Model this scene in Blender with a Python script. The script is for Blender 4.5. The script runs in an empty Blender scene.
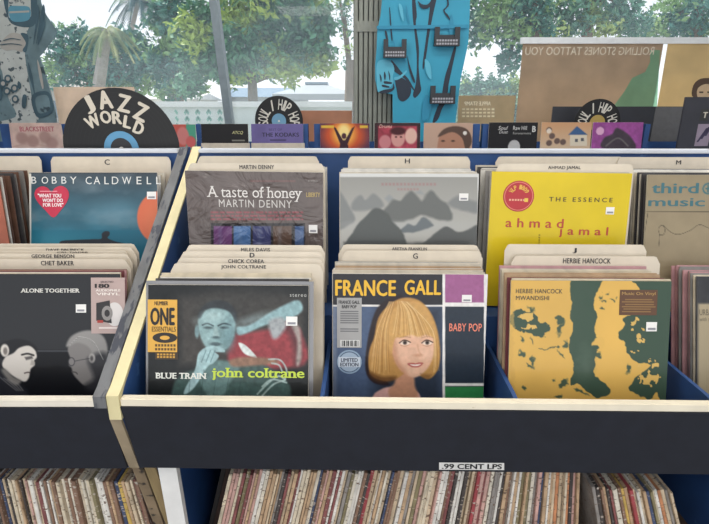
import bpy, bmesh, math, random
import numpy as np
from mathutils import Vector, Matrix
R = math.radians
SC = bpy.context.scene
COL = SC.collection
random.seed(7)

# ------------------------------------------------------------------ camera
TH = R(17.0); FPX = 500.0; EYE = Vector((0, 0, 1.55))
CF = Vector((0, math.cos(TH), -math.sin(TH))); CU = Vector((0, math.sin(TH), math.cos(TH))); CR = Vector((1, 0, 0))
cd = bpy.data.cameras.new('camera'); cam = bpy.data.objects.new('camera', cd); COL.objects.link(cam)
cam.location = EYE; cam.rotation_euler = (R(90) - TH, 0, 0)
cd.sensor_width = 36; cd.lens = 36 * FPX / 709.0; cd.clip_start = 0.02; cd.clip_end = 300
SC.camera = cam
def ray(u, v): return CF + CR * ((u - 354.5) / FPX) - CU * ((v - 262.0) / FPX)
def at(u, v, Y):
    r = ray(u, v); return EYE + r * (Y / r.y)

# ------------------------------------------------------------------ materials
def lin(c):
    return tuple((x / 12.92 if x <= 0.04045 else ((x + 0.055) / 1.055) ** 2.4) for x in c)
def hx(h):
    h = h.lstrip('#'); return tuple(int(h[i:i + 2], 16) / 255 for i in (0, 2, 4))
MC = {}
def mat(h, rough=0.6, var=0.12, scale=30, coat=0.0, metal=0.0, bump=0.0, spots=None, spot_amt=0.5, spot_scale=60, stretch=(1, 1, 1), emit=0, trans=0.0, rnd=False):
    key = (h, rough, var, scale, coat, metal, bump, spots, spot_amt, spot_scale, stretch, emit, trans, rnd)
    if key in MC: return MC[key]
    m = bpy.data.materials.new('paint_' + h.strip('#')); m.use_nodes = True
    nt = m.node_tree; N = nt.nodes; L = nt.links; b = N['Principled BSDF']
    c = lin(hx(h))
    tc = N.new('ShaderNodeTexCoord'); mp = N.new('ShaderNodeMapping'); mp.inputs['Scale'].default_value = stretch
    L.new(tc.outputs['Object'], mp.inputs['Vector'])
    src = mp.outputs['Vector']
    if rnd:
        oi = N.new('ShaderNodeObjectInfo'); ad = N.new('ShaderNodeVectorMath'); ad.operation = 'ADD'
        cb = N.new('ShaderNodeMath'); cb.operation = 'MULTIPLY'; cb.inputs[1].default_value = 37.0
        L.new(oi.outputs['Random'], cb.inputs[0]); L.new(src, ad.inputs[0]); L.new(cb.outputs[0], ad.inputs[1]); src = ad.outputs[0]
    no = N.new('ShaderNodeTexNoise'); no.inputs['Scale'].default_value = scale; no.inputs['Detail'].default_value = 4
    L.new(src, no.inputs['Vector'])
    cr = N.new('ShaderNodeValToRGB')
    cr.color_ramp.elements[0].position = 0.3; cr.color_ramp.elements[1].position = 0.7
    cr.color_ramp.elements[0].color = (*[x * (1 - var) for x in c], 1)
    cr.color_ramp.elements[1].color = (*[min(1, x * (1 + var)) for x in c], 1)
    L.new(no.outputs['Fac'], cr.inputs['Fac']); out = cr.outputs['Color']
    if spots:
        n2 = N.new('ShaderNodeTexNoise'); n2.inputs['Scale'].default_value = spot_scale; n2.inputs['Detail'].default_value = 3
        L.new(src, n2.inputs['Vector'])
        r2 = N.new('ShaderNodeValToRGB'); p = 0.75 - 0.35 * spot_amt
        r2.color_ramp.elements[0].position = p; r2.color_ramp.elements[1].position = p + 0.05
        L.new(n2.outputs['Fac'], r2.inputs['Fac'])
        mx = N.new('ShaderNodeMixRGB'); mx.inputs['Color2'].default_value = (*lin(hx(spots)), 1)
        L.new(r2.outputs['Color'], mx.inputs['Fac']); L.new(out, mx.inputs['Color1']); out = mx.outputs['Color']
    L.new(out, b.inputs['Base Color'])
    if trans:
        tl = N.new('ShaderNodeBsdfTranslucent'); L.new(out, tl.inputs['Color']); mxs = N.new('ShaderNodeMixShader'); mxs.inputs['Fac'].default_value = trans
        L.new(b.outputs[0], mxs.inputs[1]); L.new(tl.outputs[0], mxs.inputs[2]); L.new(mxs.outputs[0], N['Material Output'].inputs['Surface'])
    b.inputs['Roughness'].default_value = rough; b.inputs['Metallic'].default_value = metal
    b.inputs['Coat Weight'].default_value = coat; b.inputs['Coat Roughness'].default_value = 0.12
    if bump:
        bp = N.new('ShaderNodeBump'); bp.inputs['Strength'].default_value = bump; bp.inputs['Distance'].default_value = 0.002
        L.new(no.outputs['Fac'], bp.inputs['Height']); L.new(bp.outputs['Normal'], b.inputs['Normal'])
    MC[key] = m
    return m
def print_mat(name, wr=0.25, wscale=9, rough=0.42, coat=0.2):
    m = bpy.data.materials.new(name); m.use_nodes = True
    nt = m.node_tree; N = nt.nodes; L = nt.links; b = N['Principled BSDF']
    a = N.new('ShaderNodeAttribute'); a.attribute_name = 'Col'; L.new(a.outputs['Color'], b.inputs['Base Color'])
    b.inputs['Roughness'].default_value = rough; b.inputs['Coat Weight'].default_value = coat; b.inputs['Coat Roughness'].default_value = 0.08; b.inputs['Specular IOR Level'].default_value = .22
    tc = N.new('ShaderNodeTexCoord'); no = N.new('ShaderNodeTexNoise'); no.inputs['Scale'].default_value = wscale
    no.inputs['Detail'].default_value = 3; no.inputs['Distortion'].default_value = 1.2
    L.new(tc.outputs['Object'], no.inputs['Vector'])
    bp = N.new('ShaderNodeBump'); bp.inputs['Strength'].default_value = wr; bp.inputs['Distance'].default_value = 0.011 if wr > .7 else 0.01
    L.new(no.outputs['Fac'], bp.inputs['Height']); L.new(bp.outputs['Normal'], b.inputs['Coat Normal'])
    if wr > .7: L.new(bp.outputs['Normal'], b.inputs['Normal'])
    return m
PRINT = print_mat('printed_card'); PRINTW = print_mat('printed_card_under_wrinkled_wrap', 1.0, 16, 0.45, 0.7)
PRINTF = print_mat('printed_card_matt', 0.1, 6, 0.6, 0.1)

# ------------------------------------------------------------------ object helpers
def tag(o, label=None, cat=None, group=None, kind=None):
    if label: o['label'] = label
    if cat: o['category'] = cat
    if group: o['group'] = group
    if kind: o['kind'] = kind
    return o
def empty(name, loc=(0, 0, 0), rot=(0, 0, 0)):
    o = bpy.data.objects.new(name, None); COL.objects.link(o); o.location = loc; o.rotation_euler = rot
    o.empty_display_size = 0.05; return o
class MB:
    def __init__(s): s.v = []; s.f = []; s.mi = []; s.mats = []
    def mid(s, m):
        if m not in s.mats: s.mats.append(m)
        return s.mats.index(m)
    def add(s, vs, fs, m):
        b = len(s.v); s.v += [tuple(x) for x in vs]; i = s.mid(m)
        for f in fs: s.f.append([b + k for k in f]); s.mi.append(i)
    def box(s, x0, x1, y0, y1, z0, z1, m):
        s.add([(x0, y0, z0), (x1, y0, z0), (x1, y1, z0), (x0, y1, z0), (x0, y0, z1), (x1, y0, z1), (x1, y1, z1), (x0, y1, z1)],
              [(0, 3, 2, 1), (4, 5, 6, 7), (0, 1, 5, 4), (1, 2, 6, 5), (2, 3, 7, 6), (3, 0, 4, 7)], m)
    def prism_x(s, prof, x0, x1, m):          # profile in (y, z)
        n = len(prof); vs = [(x0, y, z) for y, z in prof] + [(x1, y, z) for y, z in prof]
        fs = [list(range(n))[::-1], list(range(n, 2 * n))] + [(i, (i + 1) % n, n + (i + 1) % n, n + i) for i in range(n)]
        s.add(vs, fs, m)
    def prism_y(s, prof, y0, y1, m):          # profile in (x, z)
        n = len(prof); vs = [(x, y0, z) for x, z in prof] + [(x, y1, z) for x, z in prof]
        fs = [list(range(n)), list(range(n, 2 * n))[::-1]] + [(i, n + i, n + (i + 1) % n, (i + 1) % n) for i in range(n)]
        s.add(vs, fs, m)
    def tube(s, a, b, r0, r1, m, n=8):
        a = Vector(a); b = Vector(b); d = (b - a).normalized(); q = d.to_track_quat('Z', 'Y')
        vs = []
        for p, r in ((a, r0), (b, r1)):
            for i in range(n):
                t = 2 * math.pi * i / n; vs.append(p + q @ Vector((r * math.cos(t), r * math.sin(t), 0)))
        s.add(vs, [(i, (i + 1) % n, n + (i + 1) % n, n + i) for i in range(n)] + [list(range(n))[::-1], list(range(n, 2 * n))], m)
    def build(s, name, parent=None, bevel=0.0, smooth=False):
        me = bpy.data.meshes.new(name); me.from_pydata(s.v, [], s.f)
        for m in s.mats: me.materials.append(m)
        me.polygons.foreach_set('material_index', s.mi)
        if smooth: me.polygons.foreach_set('use_smooth', [True] * len(s.f))
        bm = bmesh.new(); bm.from_mesh(me); bmesh.ops.recalc_face_normals(bm, faces=bm.faces)
        if bevel:
            bmesh.ops.bevel(bm, geom=list(bm.edges), offset=bevel, segments=2, affect='EDGES', clamp_overlap=True)
        bm.to_mesh(me); bm.free(); me.update()
        o = bpy.data.objects.new(name, me); COL.objects.link(o)
        if parent: o.parent = parent
        return o

# ------------------------------------------------------------------ lettering
TCACHE = {}
def glyphs(s, bold=0.0, serif=False, space=1.0, shear=0.0):
    key = (s, bold, serif, space, shear)
    if key in TCACHE: return TCACHE[key]
    cu = bpy.data.curves.new('t', 'FONT'); cu.body = s; cu.space_character = space; cu.shear = shear
    cu.resolution_u = 3; cu.fill_mode = 'FRONT'; cu.align_x = 'LEFT'
    o = bpy.data.objects.new('t', cu); COL.objects.link(o)
    dg = bpy.context.evaluated_depsgraph_get(); ev = o.evaluated_get(dg); me = ev.to_mesh()
    vs = [(v.co.x, v.co.y, 0) for v in me.vertices]; fs = [tuple(p.vertices) for p in me.polygons]
    if serif:
        cnt = {}
        for f in fs:
            for i in range(len(f)):
                e = tuple(sorted((f[i], f[(i + 1) % len(f)]))); cnt[e] = cnt.get(e, 0) + 1
        top = max(v[1] for v in vs)
        for (a, b), c in list(cnt.items()):
            if c != 1: continue
            (xa, ya, _), (xb, yb, _) = vs[a], vs[b]
            if abs(ya - yb) > 1e-3: continue
            w = abs(xa - xb)
            if not (0.03 < w < 0.22): continue
            below = abs(ya) < 0.04 or ya < -0.1
            above = ya > 0.4
            if not (below or above): continue
            x0, x1 = min(xa, xb) - 0.07, max(xa, xb) + 0.07
            y0, y1 = (ya, ya + 0.055) if below else (ya - 0.055, ya)
            k = len(vs); vs += [(x0, y0, 5), (x1, y0, 5), (x1, y1, 5), (x0, y1, 5)]; fs.append((k, k + 1, k + 2, k + 3))
    if bold:
        V0, F0 = list(vs), list(fs)
        for n_, (dx, dy) in enumerate(((bold, 0), (-bold, 0), (0, bold * .5), (0, -bold * .5))):
            k = len(vs); vs += [(x + dx, y + dy, l + n_ + 1) for x, y, l in V0]; fs += [tuple(q + k for q in f) for f in F0]
    ev.to_mesh_clear(); bpy.data.objects.remove(o); bpy.data.curves.remove(cu)
    xs = [v[0] for v in vs]; ys = [v[1] for v in vs]
    x0, x1, y0, y1 = min(xs), max(xs), min(ys), max(ys)
    out = ([((x - x0) / (x1 - x0), (y - y0) / (y1 - y0), l) for x, y, l in vs], fs, (x1 - x0) / (y1 - y0))
    TCACHE[key] = out
    return out
LIFT = [0]
def text(mb, s, x0, z0, x1, z1, h, y, mirror=False, **k):    # in the local x/z plane facing -y
    vs, fs, asp = glyphs(s, **k)
    m = mat(h, 0.5, 0.03) if isinstance(h, str) else h
    mb.add([((x1 + (x0 - x1) * a) if mirror else (x0 + (x1 - x0) * a), y - l * .00005, z0 + (z1 - z0) * b) for a, b, l in vs], fs, m)
def letter(mb, ch, cx, cz, hgt, wid, ang, h, y, **k):
    vs, fs, asp = glyphs(ch, **k); m = mat(h, 0.5, 0.03); c, s_ = math.cos(ang), math.sin(ang)
    P = []
    for a, b, l in vs:
        x, z = (a - .5) * wid, (b - .5) * hgt; P.append((cx + x * c - z * s_, y - l * .00005, cz + x * s_ + z * c))
    mb.add(P, fs, m)
def flat(mb, pts, h, y):
    mb.add([(x, y, z) for x, z in pts], [list(range(len(pts)))], mat(h, 0.5, 0.05) if isinstance(h, str) else h)
def spline(pts, n=5, closed=True):
    out = []; N = len(pts)
    rng = range(N) if closed else range(N - 1)
    for i in rng:
        if closed: p0, p1, p2, p3 = pts[i - 1], pts[i], pts[(i + 1) % N], pts[(i + 2) % N]
        else: p0, p1, p2, p3 = pts[max(i - 1, 0)], pts[i], pts[i + 1], pts[min(i + 2, N - 1)]
        for k in range(n):
            t = k / n
            out.append(tuple(0.5 * ((2 * b) + (-a + c) * t + (2 * a - 5 * b + 4 * c - d) * t * t + (-a + 3 * b - 3 * c + d) * t ** 3)
                             for a, b, c, d in zip(p0, p1, p2, p3)))
    if not closed: out.append(pts[-1])
    return out

# ------------------------------------------------------------------ printed artwork (procedural painter on a fine grid)
def vnoise(X, Y, sc, seed=0, octv=3):
    rs = np.random.RandomState(seed); out = np.zeros_like(X); amp = 1; tot = 0
    for o in range(octv):
        g = rs.rand(66, 66); x = (X * sc) % 64; y = (Y * sc) % 64
        xi = np.floor(x).astype(int); yi = np.floor(y).astype(int); fx = x - xi; fy = y - yi
        fx = fx * fx * (3 - 2 * fx); fy = fy * fy * (3 - 2 * fy)
        out += amp * ((g[yi, xi] * (1 - fx) + g[yi, xi + 1] * fx) * (1 - fy) + (g[yi + 1, xi] * (1 - fx) + g[yi + 1, xi + 1] * fx) * fy)
        tot += amp; amp *= .5; sc *= 2
    return out / tot
class Art:
    def __init__(s, plate, N, bg, Q):
        s.p = plate; s.N = N; s.Q = Q
        a = np.linspace(0, 1, N); s.X, s.Y = np.meshgrid(a, a)
        s.A = np.ones((N, N, 3)) * np.array(hx(bg)); s.wx = s.X; s.wy = s.Y
    def pt(s, x, y):
        lx, lz = s.p.m(*s.Q(x, y)); return (lx / s.p.w + .5, 1 - lz / s.p.h)
    def mixm(s, M, c, a=1.0):
        M = (np.clip(M, 0, 1) * a)[..., None]; s.A = s.A * (1 - M) + np.array(hx(c)) * M
    def warp(s, amt=0, sc=12, seed=1):
        s.wx = s.X + amt * (vnoise(s.X, s.Y, sc, seed) - .5); s.wy = s.Y + amt * (vnoise(s.X, s.Y, sc, seed + 9) - .5)
    def sdf(s, P, closed=True):
        d = np.full(s.X.shape, 9.0); ins = np.zeros(s.X.shape, bool); n = len(P); X, Y = s.wx, s.wy
        for i in range(n if closed else n - 1):
            ax, ay = P[i]; bx, by = P[(i + 1) % n]; ex, ey = bx - ax, by - ay; L2 = ex * ex + ey * ey + 1e-12
            t = np.clip(((X - ax) * ex + (Y - ay) * ey) / L2, 0, 1)
            d = np.minimum(d, np.hypot(X - ax - t * ex, Y - ay - t * ey))
            if closed and abs(by - ay) > 1e-9: ins ^= ((ay > Y) != (by > Y)) & (X < ex * (Y - ay) / (by - ay) + ax)
        return np.where(ins, -d, d) if closed else d
    def poly(s, pts, c, soft=0.004, a=1.0, sm=True):
        P = [s.pt(*p) for p in pts]
        if sm and len(P) > 4: P = spline(P, 4)
        s.mixm(.5 - s.sdf(P) / max(soft, .002) / 1.0, c, a)
    def rect(s, x0, y0, x1, y1, c, soft=0.003, a=1.0): s.poly([(x0, y0), (x1, y0), (x1, y1), (x0, y1)], c, soft, a, False)
    def line(s, pts, w, c, soft=0.003, a=1.0, sm=True):
        P = [s.pt(*p) for p in pts]
        if sm and len(P) > 2: P = spline(P, 5, False)
        s.mixm(.5 - (s.sdf(P, False) - w) / soft, c, a)
    def ell(s, x, y, rx, ry, c, soft=0.01, a=1.0, rot=0):
        cx, cy = s.pt(x, y); ex, _ = s.pt(x + rx, y); _, ey = s.pt(x, y + ry); rx = abs(ex - cx); ry = abs(ey - cy)
        dx, dy = s.wx - cx, s.wy - cy; c_, s_ = math.cos(rot), math.sin(rot)
        q = np.hypot((dx * c_ + dy * s_) / rx, (-dx * s_ + dy * c_) / ry)
        s.mixm(.5 - (q - 1) * min(rx, ry) / soft, c, a)
    def grad(s, y0, y1, c0, c1, a=1.0):
        _, a0 = s.pt(0, y0) if False else s.pt(s.cxq, y0); _, a1 = s.pt(s.cxq, y1)
        t = np.clip((s.Y - a0) / (a1 - a0), 0, 1)[..., None]
        s.A = s.A * (1 - a) + a * (np.array(hx(c0)) * (1 - t) + np.array(hx(c1)) * t)
    def mottle(s, amt, sc, seed=0, octv=4):
        s.A = np.clip(s.A * (1 + amt * (vnoise(s.X, s.Y, sc, seed, octv)[..., None] - .5) * 2), 0, 1)
    def into(s, mb, y, m):
        N = s.N; w, h = s.p.w, s.p.h; ix = 0.0008
        vs = [((i / (N - 1) - .5) * (w - ix), y, h - ix / 2 - j / (N - 1) * (h - ix)) for j in range(N) for i in range(N)]
        fs = [(j * N + i, (j + 1) * N + i, (j + 1) * N + i + 1, j * N + i + 1) for j in range(N - 1) for i in range(N - 1)]
        mb.add(vs, fs, m)
        s.gridn = N * N
def bake(o, art, start=0):
    A = art.A; L = np.where(A <= .04045, A / 12.92, ((A + .055) / 1.055) ** 2.4)
    at_ = o.data.color_attributes.new('Col', 'FLOAT_COLOR', 'POINT')
    n = len(o.data.vertices); buf = np.ones((n, 4)); buf[start:start + art.N * art.N, :3] = L.reshape(-1, 3)
    at_.data.foreach_set('color', buf.ravel())

# ------------------------------------------------------------------ plates: sleeves and cards standing in the bins, leaning back
class Plate:
    def __init__(s, u, v, Y, shelf, w=.315, h=None, lean=None, yaw=0, roll=0):
        top = at(u, v, Y); s.w = w
        if h is not None:
            if lean is None:
                q = max(.955, min(.9985, (top.z - shelf) / h)); lean = math.acos(q)
            s.h = h
        else:
            lean = lean if lean is not None else R(10); s.h = (top.z - shelf) / math.cos(lean)
        s.lean = lean; s.rot = (-lean, roll, yaw)
        s.M = Matrix.Rotation(yaw, 4, 'Z') @ Matrix.Rotation(roll, 4, 'Y') @ Matrix.Rotation(-lean, 4, 'X')
        s.loc = top - s.M @ Vector((0, 0, s.h))
        if s.h == h: s.loc.z = shelf
        s.loc.z += .0025 * math.sin(abs(lean)) + .0005 + abs(math.sin(roll)) * s.w / 2
        s.mat = Matrix.Translation(s.loc) @ s.M
    def m(s, u, v):
        inv = s.mat.inverted(); o = inv @ EYE; d = inv.to_3x3() @ ray(u, v)
        t = (-.002 - o.y) / d.y; p = o + d * t; return (p.x, p.z)
    def root(s, name):
        e = empty(name, s.loc); e.rotation_mode = 'XYZ'; e.rotation_euler = s.M.to_euler(); return e
def zq(x0, y0, sc): return lambda x, y: (x0 + x / sc, y0 + y / sc)

T = .004
def jacket_mesh(w, h, m, t=T):
    b = MB(); b.box(-w / 2, w / 2, -t / 2, t / 2, 0, h, m); return b
def cover(plate, name, jm, art, texts, pm=PRINT):
    """record_sleeve: jacket + printed cover with its lettering"""
    r = plate.root(name)
    jacket_mesh(plate.w, plate.h, jm).build('jacket', r, bevel=.0006)
    mb = MB(); art.into(mb, -T / 2 - .0003, pm)
    for i, (s, x0, y0, x1, y1, c, k) in enumerate(texts):
        a = plate.m(*art.Q(x0, y1)); b = plate.m(*art.Q(x1, y0))
        text(mb, s, a[0], a[1], b[0], b[1], c, -T / 2 - .0007, **k)
    o = mb.build('cover_print', r); bake(o, art)
    return r
def fix_normals(o): pass
def sticker(root, plate, Q, x0, y0, x1, y1, c, name='price_sticker', extra=None, off=.0012, label=None):
    mb = MB(); a = plate.m(*Q(x0, y1)); b = plate.m(*Q(x1, y0))
    mb.box(a[0], b[0], -T / 2 - off, -T / 2 - off + .0005, a[1], b[1], mat(c, .5, .04))
    if extra: extra(mb, lambda x, y: plate.m(*Q(x, y)), -T / 2 - off - .0004)
    o = mb.build(name, root)
    if label: o['label'] = label
    return o
def price(root, plate, Q, x0, y0, x1, y1):
    def ex(mb, q, y):
        for k, (a, b) in enumerate(((.15, .3), (.62, .85))):
            p = q(x0 + (x1 - x0) * .15, y0 + (y1 - y0) * b); r = q(x0 + (x1 - x0) * .85, y0 + (y1 - y0) * a)
            if k == 1: flat(mb, [(p[0], p[1]), (r[0], p[1]), (r[0], r[1]), (p[0], r[1])], '#8a8a90', y)
    return sticker(root, plate, Q, x0, y0, x1, y1, '#e9e6e2', extra=ex)

NAMED = {'white': '#d8d4cc', 'cream': '#cfc3ab', 'ivory': '#c9c0b0', 'pale grey': '#b5b1ab', 'tan': '#b39676', 'grey': '#85817d',
         'charcoal': '#3c393a', 'brown': '#6b4c3d', 'maroon': '#6d3238', 'pink': '#b78a8c', 'navy': '#333d59', 'rust': '#9c5a42'}
ORD = lambda n: f"{n}{'th' if 10 <= n % 100 <= 20 else {1: 'st', 2: 'nd', 3: 'rd'}.get(n % 10, 'th')}"
def stack(front, shelf, Yback, step, pal, desc, group, yaw=0, skip=(), tmin=0, xj=.0035, hj=.003):
    """sleeves one by one behind a front sleeve; returns plates' Y list"""
    top = front.mat @ Vector((0, 0, front.h)); k = 0; y = top.y + .008
    while y < Yback:
        if not any(abs(y - s_) < .005 for s_ in skip):
            k += 1; cn = random.choice(pal); w = .3135 + random.uniform(-.002, .002)
            o = jacket_mesh(w, .313 + random.uniform(-hj, hj), mat(NAMED[cn], .55, .15, 40, coat=.3)).build('record_sleeve', None, bevel=.0006)
            lean = front.lean; base = front.loc.y + (y - top.y)
            o.location = (front.loc.x + random.uniform(-xj, xj) + (y - top.y) * math.sin(-yaw), base, shelf + .0025 * math.sin(lean) + .0014)
            o.rotation_euler = (-lean + R(random.uniform(-.25, .25)), R(random.uniform(-.12, .12)), yaw)
            tag(o, f'{cn} record sleeve edge, {ORD(k)} sleeve behind the {desc}', 'record sleeve', group)
        y += step * random.uniform(.8, 1.25)
def card(u, v, Y, shelf, wpx, texts, label, group, lean=R(10), chamf=.018, color='#d3c7b4', yaw=0, tabw=None):
    r0 = ray(u, v); d = Y / r0.y; w = wpx / FPX * d
    p = Plate(u, v, Y, shelf, w=w, lean=lean, yaw=yaw)
    h = p.h; c = chamf; a = w / 2
    prof = [(-a, 0), (a, 0), (a, h - c * 1.2), (a - c * .35, h - c * .55), (a - c * .6, h - c * .12), (a - c, h), (-a + c, h), (-a + c * .6, h - c * .12), (-a + c * .35, h - c * .55), (-a, h - c * 1.2)]
    r = p.root('divider_card')
    mb = MB(); mb.prism_y(prof, -.0008, .0008, mat(color, .45, .08, 20, coat=.3)); mb.build('card_sheet', r)
    if texts:
        mb = MB()
        for s, x0, y0, x1, y1, k in texts:
            q0 = p.m(x0, y1); q1 = p.m(x1, y0); text(mb, s, q0[0], q0[1], q1[0], q1[1], '#26242a', -.0016, **k)
        mb.build('card_lettering', r)
    tag(r, label, 'divider card', group)
    return r

# ------------------------------------------------------------------ racks
BLUE = mat('#2a4f86', .55, .2, 8, spots='#3c6298', spot_amt=.2, spot_scale=25)
CREAMLIP = mat('#e8dec8', .5, .06, 20, spots='#a8946a', spot_amt=.1, spot_scale=35)
CREAMW = mat('#d9cd9f', .5, .08, 20, spots='#a8946a', spot_amt=.12, spot_scale=35)
WHITEW = mat('#e2dacb', .5, .06, 20, spots='#b09a86', spot_amt=.1, spot_scale=35)
DARKW = mat('#67686a', .6, .25, 40, spots='#3a3d48', spot_amt=.6, spot_scale=55, stretch=(1, .35, .35))
BLACKP = mat('#1c1f29', .75, .15, 30)
WOOD = mat('#94805c', .6, .25, 12, stretch=(6, 1, .6))
RAIL = mat('#d6d9e0', .4, .06, 15)
FARS = 1.167; FS = .918; MS = 1.098; MSL = 1.085           # floors of the front and rear record troughs
def rack(name, loc, rotz, x0, x1, dividers, lcol, sheetL, sheetR, label, wood_lip, fs=FS, MS=MS, lowers=(), ry=.262):
    r = empty(name, loc, (0, 0, rotz))
    def prof():                                           # y measured from the lip
        return [(0, 1.05), (.02, 1.059), (.60, 1.452), (.612, 1.452), (.612, 0), (.36, 0), (.17, .56), (.085, .86), (.04, .862), (0, 1.02)]
    for xa, xb, m, nm in ((x0, x0 + .022, sheetL, 'side_panel'), (x1 - .022, x1, sheetR, 'side_panel')):
        mb = MB(); mb.prism_x([(y + .004, z - .0015) for y, z in prof()], xa, xb, BLUE)
        sp = mb.build(nm, r)
        mb = MB(); P = prof()[:3] + prof()[3:4]
        lo = [(y + .006, z - .012) for y, z in P[:3]]
        mb.prism_x([P[0], P[1], P[2], (P[2][0], P[2][1] - .006), (P[1][0] + .004, P[1][1] - .006), (.006, 1.035), (.006, (1.0 if m is CREAMW else 1.026)), (0, (1.0 if m is CREAMW else 1.026))], xa - .0004, xb + .0004, m)
        mb.prism_x([(.085, .861), (.091, .861), (.176, .56), (.33, .08), (.324, .08), (.17, .56)], xa - .0004, xb + .0004, WOOD if m is not DARKW else mat('#8d7a62', .6, .25, 14, spots='#3c3630', spot_amt=.5, spot_scale=40))
        mb.build('edge_band', sp)
        if m is CREAMW: mb = MB(); mb.prism_x([(0.0, 1.001), (.006, 1.001), (.046, .861), (.04, .861)], xa - .0004, xb - .002, mat('#9a8a72', .65, .3, 14, spots='#c8bfae', spot_amt=.3, spot_scale=18)); mb.build('edge_band', sp)
    a, b = x0 + .022, x1 - .022
    mb = MB(); mb.box(a, b, .003, .018, 1.026, 1.043, lcol); mb.build('front_lip', r, bevel=.002)
    mb = MB(); mb.prism_x([(.001, 1.026), (.010, 1.026), (.046, .864), (.037, .864)], a, (b + .022 if sheetR is DARKW else b), BLACKP); mb.build('fascia', r)
    mb = MB(); mb.box(a, b, .034, ry, fs - .012, fs, BLUE); mb.build('trough_floor', r)
    mb = MB(); mb.box(a, b, ry + .01, .585, MS - .012, MS, BLUE); mb.build('trough_floor', r)
    mb = MB(); mb.box(a, b, ry, ry + .01, fs - .012, MS + .002, BLUE); mb.build('riser', r)
    mb = MB(); mb.box(a, b, .585, .597, .90, 1.437, BLUE); mb.build('back_panel', r)
    mb = MB(); mb.box(a, b, .585, .597, .03, .90, mat('#3a2e2a', .75, .3, 6)); mb.build('shade_back_panel', r)  # split from the blue back, dark colour stands in for shade in the gap
    mb = MB(); mb.box(a, b, .575, .612, 1.437, 1.4475, RAIL); mb.build('top_rail', r, bevel=.002)
    for dx in dividers:
        mb = MB(); mb.prism_x([(.044, fs), (.026, 1.0), (.019, 1.034), (.05, 1.036), (.25, 1.036), (ry, 1.04), (ry, fs)], dx - .004, dx + .004, BLUE)
        mb.build('divider', r)
    mb = MB(); mb.box(a, b, .16, .58, .367, .379, mat('#4a3a30', .6, .3, 10, stretch=(1, 6, 1))); mb.build('lower_shelf', r)
    for lx in lowers:
        mb = MB(); mb.box(lx, lx + .018, .17, .585, .379, .86, BLUE); mb.build('shelf_divider', r)
    tag(r, label, 'record rack')
    return r
RYAW = R(-1.0)
rr = rack('record_rack', (-.453, .80, 0), RYAW, 0, 2.3, (.392, .753, 1.116, 1.5, 1.88), CREAMLIP, CREAMW, CREAMW,
          'blue painted record rack on the right with a cream edged front and price label', True, lowers=(1.43,))
lr = rack('record_rack', (-2.368, .797, 0), 0, 0, 1.914, (.37, .75, 1.13, 1.528), WHITEW, DARKW, DARKW,
          'blue painted record rack on the left with worn dark side edging', True, MS=MSL, ry=.30)
# price label on the fascia of the right rack
mb = MB()
def fasc(u, v):                       # point on the fascia plane, in rack space
    inv = rr.matrix_basis.inverted() if False else (Matrix.Translation((-.453, .80, 0)) @ Matrix.Rotation(RYAW, 4, 'Z')).inverted()
    o = inv @ EYE; d = inv.to_3x3() @ ray(u, v)
    n = Vector((0, .159, .038)).normalized() ; p0 = Vector((0, .001, 1.026)); n = Vector((0, -.162, -.036)).normalized()
    t = (p0 - o).dot(n) / d.dot(n); return o + d * t
q = [fasc(439, 469), fasc(504, 469.4), fasc(504, 462.3), fasc(439, 461.8)]
nn = Vector((0, -.97, -.23))
mb.add([p + nn * .0016 for p in q], [(0, 1, 2, 3)], mat('#e4e2de', .5, .03))
vs, fs, _ = glyphs('.99 CENT LPS', bold=.03)
o0, ex, ez = q[0], q[1] - q[0], q[3] - q[0]
mb.add([o0 + ex * (.04 + .92 * a) + ez * (.16 + .7 * b) + nn * (.0022 + .00006 * l) for a, b, l in vs], fs, mat('#1b1b20', .5, .03))
mb.build('price_label', rr)

# ------------------------------------------------------------------ cover: man at a trumpet (front, right rack)
K = dict
B1 = K(bold=.018, space=1.06); B2 = K(bold=.035, space=1.04)
P = Plate(228.6, 285.5, .922, FS, h=.315, yaw=RYAW)
Q = zq(110, 240, 3.084)
A = Art(P, 230, '#191c1e', Q); A.cxq = 350
A.rect(215, 175, 600, 385, '#494440', .06, .75); A.ell(420, 190, 170, 40, '#3a3937', .08, .8)
A.ell(330, 225, 70, 60, '#3b3a38', .06, .9)
A.poly([(380, 300), (430, 285), (560, 268), (592, 290), (598, 385), (380, 392)], '#8d3a40', .03)
A.poly([(520, 250), (560, 240), (588, 300), (590, 380), (570, 385), (560, 310)], '#5c3135', .04)
A.poly([(392, 268), (430, 262), (500, 220), (570, 186), (592, 196), (590, 222), (540, 250), (480, 262), (420, 288), (395, 292)], '#88a7ab', .015)
A.poly([(490, 250), (530, 238), (545, 262), (520, 300), (500, 300)], '#9a9ea0', .025)
A.poly([(560, 262), (585, 270), (592, 350), (584, 384), (575, 380), (578, 310)], '#a6a49c', .02, .8)
A.poly([(190, 470), (215, 420), (265, 398), (330, 392), (400, 372), (470, 380), (540, 430), (560, 480), (560, 640), (180, 640)], '#3d5350', .02)
A.poly([(270, 400), (300, 372), (360, 372), (400, 392), (370, 440), (350, 480), (300, 480)], '#5d7876', .02)
A.poly([(275, 238), (300, 212), (332, 205), (365, 216), (384, 245), (386, 280), (374, 318), (352, 340), (322, 345), (296, 330), (280, 300), (272, 270)], '#86a3a5', .014)
A.poly([(270, 235), (285, 205), (320, 186), (365, 192), (390, 222), (388, 250), (370, 222), (330, 210), (295, 216), (280, 240)], '#31363a', .014)
A.ell(268, 282, 7, 20, '#6c8588', .008)
A.ell(355, 300, 22, 36, '#6c8a8d', .05, .8); A.ell(318, 232, 28, 14, '#a4bcbc', .04, .8)
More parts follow.
